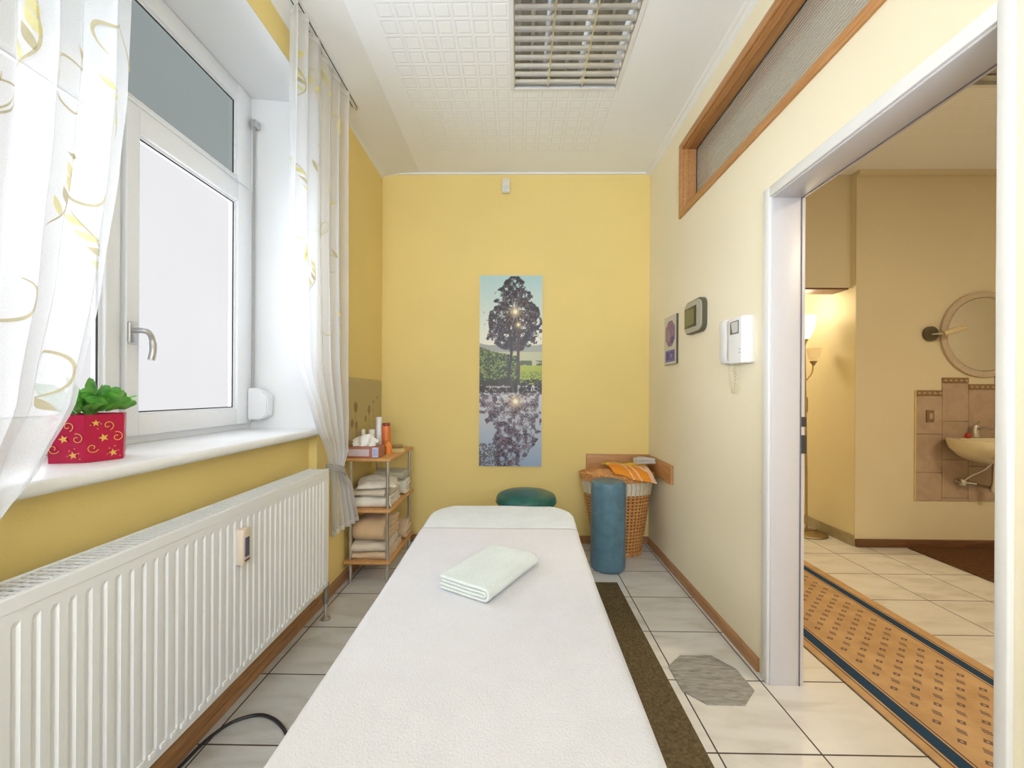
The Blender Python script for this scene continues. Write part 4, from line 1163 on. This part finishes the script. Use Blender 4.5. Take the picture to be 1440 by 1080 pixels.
# orange-yellow towel over the lid
def quad_cloth(name, P, nu, nv, fn, m, thick, cols=None):
    vs = []; cc = []
    for j in range(nv+1):
        for i in range(nu+1):
            a, b = i/nu, j/nv
            p = Vector(P[0])*(1-a)*(1-b)+Vector(P[1])*a*(1-b)+Vector(P[2])*a*b+Vector(P[3])*(1-a)*b
            vs.append(p+fn(a, b)); 
            if cols: cc.append(cols(a, b))
    W_ = nu+1; fs = [(j*W_+i, j*W_+i+1, (j+1)*W_+i+1, (j+1)*W_+i) for j in range(nv) for i in range(nu)]
    me = bpy.data.meshes.new(name); me.from_pydata(vs, [], fs)
    if cols:
        at = me.color_attributes.new('Col','FLOAT_COLOR','POINT'); c4 = np.ones((len(vs),4), dtype=np.float32); c4[:,:3] = np.array(cc); at.data.foreach_set('color', c4.ravel())
    o = link(name, me, m, None, True); s = o.modifiers.new('s','SOLIDIFY'); s.thickness = thick; s.offset = 1; return o
oy, ow, yy_ = np.array(srgb(248,158,58)[:3]), np.array(srgb(250,214,178)[:3]), np.array(srgb(240,206,92)[:3])
def towcol(a, b):
    if b < .30 or (a < .06 and b < .5): return yy_
    if abs(b-.42) < .02 and a < .5: return ow
    if abs(a-.42-.1*(b-.5)) < .018 or abs(a-.60-.12*(b-.6)) < .02: return ow
    if a > .70 and (abs((a-.70)*1.5-(b-.34)) < .07 or abs(a-.93) < .05 or abs(b-.38) < .04): return ow
    if a > .96: return ow
    return oy
def bulge(a, b):
    return Vector((0, -.006*math.sin(b*PI), .012+.026*math.sin(PI*min(1,b*1.1))**.7*(1-.3*a)+.005*math.sin(a*9)+.004*noise.noise(Vector((a*5,b*5,2)))))
o = quad_cloth('draped_towel', [(.655,3.165,.640),(.975,3.150,.650),(.985,2.865,.555),(.700,2.915,.618)], 64, 40, bulge, M['print_matt'], .014, towcol)
tag(o, 'orange and yellow patterned towel draped over the wicker basket lid', 'towel')
o = folded('rolled_cloth', .060, .15, 4, .0105, terry('grey_white_cotton', (.62,.60,.55,1)), (.955, 3.05, .674), 1.70, 33, .012, .006)
tag(o, 'small crumpled grey and white cloth on top of the orange towel', 'cloth')

# ------------------------------------------------------------------ bolster
bm = bmesh.new(); R0 = .117; prof = [(0,.002),(R0-.02,.002),(R0-.006,.008),(R0,.022)]
prof += [(R0+.0012*math.sin(z*30), z) for z in [.05+.03*i for i in range(18)]]+[(R0,.578),(R0-.006,.592),(R0-.02,.598),(.05,.596),(0,.597)]
lathe(bm, prof, .628, 2.795, 56)
for vtx in bm.verts:
    z = vtx.co.z; a = math.atan2(vtx.co.y-2.795, vtx.co.x-.628)
    e = .0035*noise.noise(Vector((math.cos(a)*2.2, math.sin(a)*2.2, z*6)))+.0018*noise.noise(Vector((a*6, z*4, 3)))*(1 if z < .56 else .3)
    r = Vector((math.cos(a), math.sin(a), 0)); vtx.co += r*e*(1 if .02 < z < .59 else 0)
    if z > .57: vtx.co += r*.0018*math.sin(a*34)
BO = tag(empty('bolster_roll', (.628, 2.795, 0)), 'upright blue-teal vinyl bolster roll standing before the wicker basket', 'bolster')
smooth_angle(frombm('roll_cover', bm, M['teal'], BO), 60)
for z in (.588, .012):
    bm = bmesh.new(); tube(bm, [(.628+(R0-.0065)*math.cos(2*PI*i/60), 2.795+(R0-.0065)*math.sin(2*PI*i/60), z) for i in range(61)], .0035, 6, False)
    frombm('piping', bm, M['teal'], BO)

# ------------------------------------------------------------------ stool behind the table
ST = tag(empty('stool', (.063, 2.70, 0)), 'round dark green vinyl stool between the massage table and back wall', 'stool')
bm = bmesh.new(); lathe(bm, [(0,.448),(.16,.448),(.186,.455),(.198,.475),(.199,.50),(.190,.520),(.160,.533),(.08,.540),(0,.541)], .063, 2.70, 56)
seat = smooth_angle(frombm('seat', bm, M['green'], ST), 50)
bm = bmesh.new(); tube(bm, [(.063+.1985*math.cos(2*PI*i/60), 2.70+.1985*math.sin(2*PI*i/60), .478) for i in range(61)], .0035, 6, False); frombm('piping', bm, M['green'], seat)
bm = bmesh.new(); lathe(bm, [(0,.09),(.028,.09),(.028,.25),(.016,.26),(.016,.44),(.05,.448),(0,.448)], .063, 2.70, 20); smooth_angle(frombm('gas_lift', bm, M['chrome'], ST), 40)
for k in range(5):
    a = k*2*PI/5+.3; dx, dy = math.cos(a), math.sin(a); bm = bmesh.new()
    tube(bm, [(.063,2.70,.10),(.063+.12*dx,2.70+.12*dy,.085),(.063+.21*dx,2.70+.21*dy,.062)], [.018,.014,.011], 10)
    lg = smooth_angle(frombm('leg', bm, M['chrome'], ST), 40)
    bm = bmesh.new(); x, y = .063+.21*dx, 2.70+.21*dy
    tube(bm, [(x-.012*dy,y+.012*dx,.026),(x+.012*dy,y-.012*dx,.026)], .025, 16); tube(bm, [(x,y,.026),(x,y,.062)], .006, 8)
    smooth_angle(frombm('castor', bm, M['dark'], lg), 40)

# ------------------------------------------------------------------ floor things
m = NT('brown_bristle_mat'); m.bsdf(srgb(104,90,66), .95, 0, .1); p = m.geo(); nz = m.noise(90, 4, p)
m.l(m.ramp(nz.outputs[0], [(.3, srgb(84,72,50)), (.7, srgb(116,102,76))]), m.b.inputs['Base Color']); m.bump(nz.outputs[0], .6, .003)
bm = bmesh.new(); add_box(bm, -.06, .637, .35, 2.57, .0, .006, .002, 1)
tag(frombm('floor_mat', bm, m.m), 'long olive brown floor mat lying under the massage table', 'mat')
oct_ = [(.669,1.788),(.748,1.862),(.891,1.865),(.956,1.776),(.962,1.650),(.881,1.571),(.738,1.572),(.671,1.641)]
m = NT('grey_slate_pad'); m.bsdf((.3,.3,.3,1), .8, 0, .2); mp = m.n('ShaderNodeMapping'); mp.inputs['Rotation'].default_value = (0,0,.5); mp.inputs['Scale'].default_value = (6,40,1); m.l(m.geo(), mp.inputs[0])
nz = m.noise(2.2, 5, mp.outputs[0], .7, .8); m.l(m.ramp(nz.outputs[0], [(.3, srgb(124,120,112)), (.5, srgb(156,153,146)), (.75, srgb(186,182,174))]), m.b.inputs['Base Color']); m.bump(nz.outputs[0], .5, .003)
bm = bmesh.new(); prism(bm, oct_, 2, 0, .005); tag(frombm('octagonal_pad', bm, m.m), 'grey octagonal pad on the floor tiles beside the brown mat', 'floor pad')
bm = bmesh.new()
tube(bm, smoothpath([(-1.055,.9,.007),(-1.065,1.2,.007),(-1.062,1.29,.007),(-1.058,1.35,.007),(-1.046,1.40,.007),(-1.015,1.452,.007),(-.953,1.482,.007),(-.89,1.47,.007),(-.82,1.425,.007),(-.72,1.33,.007),(-.5,1.2,.007)], 8), .0058, 10)
tag(smooth_angle(frombm('cable', bm, plain('black_cable_rubber', (.035,.03,.035,1), .45)), 60), 'black cable curving over the tiles beneath the radiator', 'cable')

# ------------------------------------------------------------------ right wall devices
# narrow wall calendar plaque
nx, nz = 60, 90
uu, vv = np.meshgrid(np.linspace(0,1,nx+1), np.linspace(0,1,nz+1))
cols = np.ones((nz+1,nx+1,3))*C(206,204,196); nse = value_noise(uu.shape, 4, rng)
hexm = (np.abs((vv-.64)/.27) + np.maximum(0, np.abs((uu-.5)/.42)-.35)*.9 < 1) & (np.abs(uu-.5) < .40)
cols[hexm] = (C(146,112,150)*(1-nse[...,None])+C(112,82,134)*nse[...,None])[hexm]
m2 = hexm & (((uu-.36)/.16)**2+((vv-.60)/.12)**2 < 1); cols[m2] = cols[m2]*.5+C(168,156,160)*.5
m2 = hexm & (uu < .35) & (nse > .5); cols[m2] = C(176,118,136)
m2 = hexm & (((uu-.68)/.16)**2+((vv-.50)/.08)**2 < 1); cols[m2] = C(88,66,134)
lo = (vv < .29) & (vv > .055) & (uu > .10) & (uu < .90); cols[lo] = (C(92,92,168)*(1-nse[...,None])+C(112,128,186)*nse[...,None])[lo]
for cx, w_ in ((.3,.14),(.68,.14)):
    m2 = lo & (abs(uu-cx) < w_) & (vv < .26) & (vv > .09); cols[m2] = C(78,64,150)
m2 = lo & (((uu-.62)/.08)**2+((vv-.17)/.05)**2 < 1); cols[m2] = C(150,112,190)
CL = tag(empty('wall_plaque', (XR, 2.77, 1.40)), 'narrow wall plaque with purple hexagon picture nearest the back wall', 'plaque')
box('board', XR-.012, XR, 2.665, 2.882, 1.395, 1.722, plain('dark_board_edge', (.10,.09,.07,1), .6), CL)
colour_grid('plaque_print', nx, nz, lambda a, b: (XR-.0125, 2.882-a*.214, 1.396+b*.325), cols, M['print'], CL)
# thermostat
TH_ = tag(empty('thermostat', (XR, 2.36, 1.55)), 'grey rounded thermostat with dark display on the right wall', 'thermostat')
box('back_plate', XR-.014, XR, 2.245, 2.490, 1.548, 1.735, plain('dark_taupe_plastic', srgb(92,88,68), .4), TH_, .006)
def rrect_x(bm, x0, x1, y0, y1, z0, z1, r, n=8):
    pts = []
    for (cy, cz, a0) in ((y0+r,z0+r,PI),(y1-r,z0+r,1.5*PI),(y1-r,z1-r,0),(y0+r,z1-r,PI/2)):
        for i in range(n+1): a = a0+i/n*PI/2; pts.append((cy+r*math.cos(a), cz+r*math.sin(a)))
    prism(bm, pts, 0, x0, x1)
bpy.data.objects.remove([c for c in TH_.children if c.name.startswith('back_plate')][0])
bm = bmesh.new(); rrect_x(bm, XR-.026, XR, 2.262, 2.500, 1.550, 1.742, .045); smooth_angle(frombm('back_plate', bm, plain('dark_taupe_plastic', srgb(88,84,66), .4), TH_), 40)
bm = bmesh.new(); rrect_x(bm, XR-.034, XR-.026, 2.268, 2.488, 1.556, 1.734, .042); smooth_angle(frombm('front_cover', bm, plain('light_taupe_plastic', srgb(176,172,158), .35), TH_), 40)
box('display_bezel', XR-.036, XR-.0335, 2.325, 2.482, 1.585, 1.705, plain('black_bezel', srgb(62,62,52), .2), TH_, .0015)
box('display', XR-.0372, XR-.0355, 2.350, 2.470, 1.600, 1.690, plain('olive_display', srgb(112,112,76), .15), TH_)
# intercom handset
IC = tag(empty('intercom', (XR, 1.92, 1.33)), 'white wall intercom with handset beside the doorway', 'intercom')
ivory = plain('white_intercom_plastic', (.80,.79,.78,1), .35, var=.01)
bm = bmesh.new(); prism(bm, [(XR,1.812),(XR-.010,1.812),(XR-.048,1.822),(XR-.052,1.83),(XR-.052,1.936),(XR-.03,1.940),(XR-.022,1.946),(XR-.022,2.03),(XR,2.03)], 2, 1.338, 1.548)
bmesh.ops.bevel(bm, geom=[e for e in bm.edges if abs(e.verts[0].co.z-e.verts[1].co.z) < .01], offset=.004, segments=2, affect='EDGES')
smooth_angle(frombm('housing', bm, ivory, IC), 50)
box('button_window', XR-.0545, XR-.051, 1.846, 1.918, 1.473, 1.532, plain('dark_window_frame', srgb(104,104,100), .3), IC, .001)
bm = bmesh.new(); prism(bm, [(1.850,1.478),(1.893,1.478),(1.906,1.527),(1.850,1.527)], 0, XR-.0565, XR-.0544)
frombm('button', bm, plain('pale_grey_button', srgb(208,208,206), .3), IC)
bm = bmesh.new()
for z in (1.40, 1.385): tube(bm, [(XR-.053,1.838,z),(XR-.0535,1.834,z)], .003, 8)
frombm('speaker_holes', bm, plain('grey_holes', (.4,.4,.42,1), .5), IC)
bm = bmesh.new()
prof = [(1.345,.030),(1.36,.040),(1.385,.046),(1.42,.042),(1.47,.040),(1.51,.046),(1.54,.046),(1.553,.036)]
secs = []
for z, dpt in prof:
    x = XR-.024-dpt*.7; w0, w1 = 1.955, 2.022
    secs.append([bm.verts.new(v_) for v_ in ((XR-.026, w0, z), (x+.004, w0, z), (x, w0+.008, z), (x, w1-.008, z), (x+.004, w1, z), (XR-.026, w1, z))])
for a, b in zip(secs, secs[1:]):
    for i in range(6): bm.faces.new([a[i], a[(i+1)%6], b[(i+1)%6], b[i]])
bm.faces.new(secs[0][::-1]); bm.faces.new(secs[-1])
smooth_angle(frombm('handset', bm, ivory, IC), 40)
bm = bmesh.new(); pts = []
path = smoothpath([(XR-.03,1.975,1.340),(XR-.025,1.972,1.27),(XR-.022,1.962,1.215),(XR-.020,1.948,1.20),(XR-.018,1.936,1.22),(XR-.018,1.932,1.28),(XR-.020,1.930,1.34)], 30)
for i, p_ in enumerate(path):
    a = i*.9; pts.append(p_+Vector((.0042*math.cos(a), .0042*math.sin(a), 0)))
tube(bm, pts, .0017, 5)
frombm('coiled_cord', bm, plain('ivory_cord', srgb(214,204,170), .5), IC)

# ------------------------------------------------------------------ hall
bm = bmesh.new(); add_box(bm, 1.368, 2.068, -2.0, 5.2, .001, .007, .002, 1)
tag(frombm('hall_runner', bm, M['runner']), 'sand coloured hall runner with two blue stripes and small motifs', 'runner')
m = NT('dark_brown_rug'); m.bsdf(srgb(98,70,46), .95, 0, .1); nz = m.noise(70, 4, m.geo()); m.l(m.ramp(nz.outputs[0], [(.3, srgb(84,58,38)), (.7, srgb(112,80,54))]), m.b.inputs['Base Color']); m.bump(nz.outputs[0], .5, .003)
bm = bmesh.new(); add_box(bm, 3.045, 4.1, 2.35, 3.20, .001, .010, .003, 1)
tag(frombm('brown_rug', bm, m.m), 'dark brown rug on the hall tiles below the washbasin', 'rug')
# floor lamp
LX, LY = 2.49, 3.52
FL = tag(empty('floor_lamp', (LX, LY, 0)), 'brass floor lamp with two glass shades in the lit recess', 'floor lamp')
bm = bmesh.new(); lathe(bm, [(0,0),(.145,0),(.150,.006),(.146,.016),(.11,.026),(.03,.032),(.012,.04),(0,.04)], LX, LY, 40); smooth_angle(frombm('base', bm, M['brass'], FL), 50)
bm = bmesh.new(); tube(bm, [(LX,LY,.035),(LX-.006,LY,.6),(LX-.018,LY,1.18),(LX-.028,LY,1.66)], .0085, 14); smooth_angle(frombm('pole', bm, M['brass'], FL), 50)
bm = bmesh.new(); lathe(bm, [(0,1.04),(.016,1.04),(.019,1.06),(.019,1.14),(.016,1.17),(0,1.17)], LX-.016, LY, 16); smooth_angle(frombm('grip', bm, M['brass'], FL), 50)
bm = bmesh.new(); tube(bm, smoothpath([(LX-.02,LY,1.27),(LX-.015,LY,1.31),(LX+.03,LY-.01,1.38),(LX+.040,LY-.01,1.46)], 8), .006, 10); smooth_angle(frombm('reading_arm', bm, M['brass'], FL), 50)
def shade(cx, cy, z0, r, h, m_, nm):
    bm = bmesh.new(); pr_ = [(.018,z0),(.03,z0+.006)]+[(r*(.45+.55*math.sin((i/8)*PI/2)**.8), z0+.01+(h-.01)*i/8) for i in range(9)]
    lathe(bm, pr_, cx, cy, 32); o = frombm(nm, bm, m_, FL, True); s = o.modifiers.new('s','SOLIDIFY'); s.thickness = .003; return o
lampm = emis('glowing_glass_shade', (1.0,.86,.62,1), 1.8)
shade(LX-.030, LY, 1.665, .088, .20, lampm, 'lamp_shade')
sm2 = NT('amber_glass_shade'); sm2.bsdf(srgb(224,196,130), .35, 0, .4); sm2.b.inputs['Emission Color'].default_value = (1,.74,.36,1); sm2.b.inputs['Emission Strength'].default_value = .35
shade(LX+.045, LY-.01, 1.475, .058, .115, sm2.m, 'reading_shade')
bm = bmesh.new(); lathe(bm, [(0,1.61),(.010,1.61),(.02,1.64),(.034,1.667),(0,1.668)], LX-.030, LY, 16); lathe(bm, [(0,1.44),(.008,1.44),(.018,1.46),(.03,1.479),(0,1.48)], LX+.043, LY-.01, 16)
smooth_angle(frombm('shade_holder', bm, M['brass'], FL), 50)
bm = bmesh.new(); tube(bm, smoothpath([(LX+.10,LY+.02,.03),(LX+.07,LY-.03,.045),(LX+.02,LY-.06,.048),(LX-.05,LY-.04,.04),(LX-.11,LY+.02,.03),(LX-.3,LY+.1,.006)], 8), .0035, 8); frombm('power_cord', bm, plain('brown_cord', (.08,.06,.03,1), .5), FL)

# wall tiles round the washbasin
TS = tag(empty('tile_splashback', (3.5, YS, .36)), 'stepped pinkish beige wall tiles with patterned border behind the washbasin', 'splashback')
tm = NT('pink_beige_tile'); tm.bsdf(srgb(178,156,136), .3, 0, .4); nz = tm.noise(7, 4, tm.geo(), .6, 1); tm.l(tm.ramp(nz.outputs[0], [(.3, srgb(172,148,130)), (.7, srgb(190,168,150))]), tm.b.inputs['Base Color'])
bm = bmesh.new()
for c_, top in enumerate((1.19, 1.29, 1.24, 1.34, 1.24)):
    x0 = 3.128+c_*.203; z = top
    while z > .37:
        zb = max(.365, z-.30); add_box(bm, x0+.001, x0+.201, YS-.009, YS, zb+.0015, z-.0015, .001, 1); z -= .30
frombm('tiles', bm, tm.m, TS)
bm = bmesh.new()
for c_, top in enumerate((1.19, 1.29, 1.24, 1.34, 1.24)):
    x0 = 3.128+c_*.203; add_box(bm, x0+.001, x0+.201, YS-.012, YS, top, top+.042, .001, 1)
bt = frombm('border_tiles', bm, plain('brown_relief_border', srgb(140,112,82), .4, nscale=40, var=.2), TS)
bm = bmesh.new()
for c_, top in enumerate((1.19, 1.29, 1.24, 1.34, 1.24)):
    for k in range(5):
        cx = 3.128+c_*.203+.02+.041*k; vs = [bm.verts.new((cx+dx, YS-.0128, top+.021+dz)) for dx, dz in ((-.013,0),(0,-.009),(.013,0),(0,.009))]; bm.faces.new(vs[::-1])
frombm('border_motifs', bm, plain('cream_relief', srgb(190,166,132), .4), bt)
box('edge_strip', 3.120, 3.128, YS-.010, YS, .365, 1.232, plain('cream_edge_strip', srgb(220,196,146), .4), TS)
SW = tag(empty('light_switch', (3.23, YS, .99)), 'small brown framed switch on the tiles left of the washbasin', 'switch')
box('switch_frame', 3.202, 3.258, YS-.020, YS-.009, .985, 1.078, plain('brown_switch_frame', srgb(132,108,84), .4), SW, .002)
box('switch_rocker', 3.218, 3.242, YS-.024, YS-.0195, 1.010, 1.052, plain('beige_rocker', srgb(186,164,136), .4), SW, .001)
# round mirror
MI = tag(empty('round_mirror', (3.66, YS, 1.34)), 'round mirror with milky ring frame above the washbasin', 'mirror')
def disc_y(bm, cx, cz, r, y0, y1, seg=64, r_in=0):
    if r_in == 0: prism(bm, [(cx+r*math.cos(2*PI*i/seg), cz+r*math.sin(2*PI*i/seg)) for i in range(seg)], 1, y0, y1); return
    rr = [[bm.verts.new((cx+q*math.cos(2*PI*i/seg), y, cz+q*math.sin(2*PI*i/seg))) for i in range(seg)] for q, y in ((r_in,y1),(r_in,y0),((r+r_in)/2,y0-.006),(r,y0),(r,y1))]
    for a, b in zip(rr, rr[1:]):
        for i in range(seg): bm.faces.new([a[i], a[(i+1)%seg], b[(i+1)%seg], b[i]])
bm = bmesh.new(); disc_y(bm, 3.645, 1.672, .335, YS-.020, YS-.002, 72, .285); smooth_angle(frombm('mirror_ring', bm, plain('milky_acrylic', srgb(196,180,160), .25), MI), 50)
bm = bmesh.new(); disc_y(bm, 3.645, 1.672, .286, YS-.014, YS-.008, 72); frombm('mirror_glass', bm, plain('silvered_glass', (.80,.80,.76,1), .03, 1, var=.01), MI)
bm = bmesh.new(); disc_y(bm, 3.645, 1.672, .292, YS-.019, YS-.012, 72, .284); frombm('inner_rim', bm, M['chrome'], MI)
# spotlight beside the mirror
SP = tag(empty('wall_spotlight', (3.255, YS, 1.67)), 'small chrome wall lamp with frosted tube left of the mirror', 'wall lamp')
bm = bmesh.new(); disc_y(bm, 3.235, 1.675, .058, YS-.018, YS-.002, 36); smooth_angle(frombm('rosette', bm, plain('grey_bronze', srgb(104,98,84), .35, .6), SP), 40)
bm = bmesh.new(); tube(bm, [(3.24,YS-.018,1.67),(3.26,YS-.07,1.67),(3.29,YS-.09,1.672)], .008, 10); smooth_angle(frombm('arm', bm, M['chrome'], SP), 40)
bm = bmesh.new(); tube(bm, [(3.26,YS-.08,1.668),(3.33,YS-.10,1.69),(3.40,YS-.11,1.71)], [.022,.024,.012], 16); smooth_angle(frombm('glass_tube', bm, plain('frosted_glass_tube', srgb(214,198,160), .3), SP), 40)
# washbasin
WBs = tag(empty('washbasin', (3.52, YS, .7)), 'wall hung ivory washbasin, partly hidden by the right door jamb', 'washbasin')
por = plain('ivory_porcelain', (.78,.70,.50,1), .12, var=.01)
bm = bmesh.new(); cx, cy = 3.53, YS-.225
rings = []
for (a, b, z, dy) in ((.02,.02,.69,.08),(.12,.10,.70,.06),(.22,.15,.745,.03),(.275,.205,.80,.01),(.295,.222,.85,0),(.295,.222,.868,0),(.285,.212,.872,0),(.245,.165,.868,-.02),(.22,.145,.82,-.02),(.13,.09,.775,-.01),(.0201,.02,.765,0)):
    rings.append([bm.verts.new((cx+a*math.copysign(abs(math.cos(t_))**.8, math.cos(t_)), min(YS-.0105, cy+dy+b*math.copysign(abs(math.sin(t_))**.8, math.sin(t_))), z)) for t_ in [2*PI*i/48 for i in range(48)]])
for a, b in zip(rings, rings[1:]):
    for i in range(48): bm.faces.new([a[i], a[(i+1)%48], b[(i+1)%48], b[i]])
bm.faces.new(rings[0][::-1]); bm.faces.new(rings[-1])
smooth_angle(frombm('basin', bm, por, WBs), 50)
bm = bmesh.new(); lathe(bm, [(0,.872),(.022,.872),(.022,.94),(.016,.965),(0,.97)], 3.53, YS-.06, 20); tube(bm, [(3.53,YS-.06,.93),(3.53,YS-.12,.955),(3.53,YS-.18,.94)], .011, 12); tube(bm, [(3.53,YS-.06,.965),(3.53,YS-.09,1.0)], .006, 8)
smooth_angle(frombm('faucet', bm, M['chrome'], WBs), 40)
bm = bmesh.new(); tube(bm, smoothpath([(3.56,YS-.15,.70),(3.54,YS-.12,.64),(3.48,YS-.08,.58),(3.45,YS-.05,.53)], 6), .006, 8); lathe(bm, [(0,.50),(.02,.50),(.024,.52),(.02,.545),(0,.55)], 3.45, YS-.045, 16); tube(bm, [(3.43,YS-.01,.525),(3.43,YS-.05,.525),(3.52,YS-.07,.515)], .013, 12)
lathe(bm, [(0,.46),(.026,.46),(.032,.48),(.03,.50),(.02,.53),(.016,.70),(0,.70)], 3.60, YS-.13, 20); tube(bm, [(3.60,YS-.13,.49),(3.60,YS-.01,.49)], .016, 12)
smooth_angle(frombm('drain_pipes', bm, M['chrome'], WBs), 40)
bm = bmesh.new(); lathe(bm, [(0,.8725),(.018,.8725),(.02,.885),(.016,.90),(.006,.908),(0,.908)], 3.44, YS-.09, 20)
tag(smooth_angle(frombm('red_stopper', bm, plain('red_plastic', srgb(176,44,36), .35)), 50), 'small red object standing on the washbasin rim', 'stopper')

# ------------------------------------------------------------------ lights, world, camera
WN = struct(empty('added_window_3', (0, YN, .85)))  # unseen window added around the rear fill light
bm = bmesh.new()
def frame_y(bm, x0, x1, z0, z1, y0, y1, w): 
    add_box(bm, x0, x0+w, y0, y1, z0, z1); add_box(bm, x1-w, x1, y0, y1, z0, z1); add_box(bm, x0+w, x1-w, y0, y1, z0, z0+w); add_box(bm, x0+w, x1-w, y0, y1, z1-w, z1)
frame_y(bm, -.85, .85, .85, 2.6, YN-.12, YN-.06, .07); add_box(bm, -.03, .03, YN-.12, YN-.06, .92, 2.53)
frombm('window_frame', bm, M['pvc'], WN)

def area(name, loc, rot, sx, sy, power, col):
    l = bpy.data.lights.new(name, 'AREA'); l.shape = 'RECTANGLE'; l.size = sx; l.size_y = sy; l.energy = power; l.color = col
    o = bpy.data.objects.new(name, l); COL.objects.link(o); o.location = loc; o.rotation_euler = rot; return o
# added fill from behind the camera, tilted up to brighten the ceiling
area('added_rear_fill', (0, YN-.02, 1.72), (PI/2+.85, 0, 0), 1.6, 1.6, 98, (.74,.825,1.0))
# overcast daylight outside the niche window
sl = bpy.data.lights.new('daylight_side_window', 'SUN'); sl.energy = 13.0; sl.angle = math.radians(70); sl.color = (.82,.88,1.0)
so = bpy.data.objects.new('daylight_side_window', sl); COL.objects.link(so)
so.rotation_euler = Vector((1, -.10, -.42)).to_track_quat('-Z', 'Y').to_euler()
# added upward sun, brightens the ceiling through the niche window
sg = bpy.data.lights.new('added_ceiling_fill', 'SUN'); sg.energy = 20.0; sg.angle = math.radians(80); sg.color = (.78,.88,1.0)
sgo = bpy.data.objects.new('added_ceiling_fill', sg); COL.objects.link(sgo)
sgo.rotation_euler = Vector((1, .25, .62)).to_track_quat('-Z', 'Y').to_euler()
# bulb of the floor lamp, then added fill lights for recess and hall
def point(name, loc, power, col, r=.04):
    l = bpy.data.lights.new(name, 'POINT'); l.energy = power; l.color = col; l.shadow_soft_size = r
    o = bpy.data.objects.new(name, l); COL.objects.link(o); o.location = loc; return o
point('floor_lamp_bulb', (LX-.03, LY, 1.93), 2.2, (1,.84,.62), .07)
point('added_recess_fill', (1.95, 4.3, 2.2), 26, (1,.84,.60), .15)
area('added_hall_fill', (2.9, .2, 2.9), (0, 0, 0), .6, .6, 52, (1,.83,.60))

w = bpy.data.worlds.new('sky'); SC.world = w; w.use_nodes = True
bg = w.node_tree.nodes['Background']; bg.inputs[0].default_value = (.93,.95,1,1); bg.inputs[1].default_value = .9

CX, CY, F, TH, RO = 719.6, 551.6, 571.15, .0135, -.0053
cam = bpy.data.cameras.new('camera'); co = bpy.data.objects.new('camera', cam); COL.objects.link(co)
c_, s_ = math.cos(TH), math.sin(TH); c3, s3 = math.cos(RO), math.sin(RO)
Rv = Vector((c3*c_, c3*s_, -s3)); Uv = Vector((s3*c_, s3*s_, c3)); Bv = Vector((s_, -c_, 0))
mt = Matrix(((Rv.x, Uv.x, Bv.x, 0), (Rv.y, Uv.y, Bv.y, 0), (Rv.z, Uv.z, Bv.z, 1.20), (0,0,0,1)))
co.matrix_world = mt
cam.sensor_width = 36; cam.lens = F/1440*36; cam.shift_y = (CY-540)/1440; cam.shift_x = -(CX-720)/1440
cam.clip_start = .02
SC.camera = co
SC.view_settings.view_transform = 'Standard'; SC.view_settings.look = 'None'; SC.view_settings.gamma = 1; SC.view_settings.exposure = .2
SC.view_settings.use_curve_mapping = False
cy_ = SC.cycles; cy_.use_denoising = True; cy_.max_bounces = 10; cy_.diffuse_bounces = 4; cy_.transparent_max_bounces = 24; cy_.glossy_bounces = 5
cy_.sample_clamp_indirect = 6; cy_.caustics_reflective = False; cy_.caustics_refractive = False
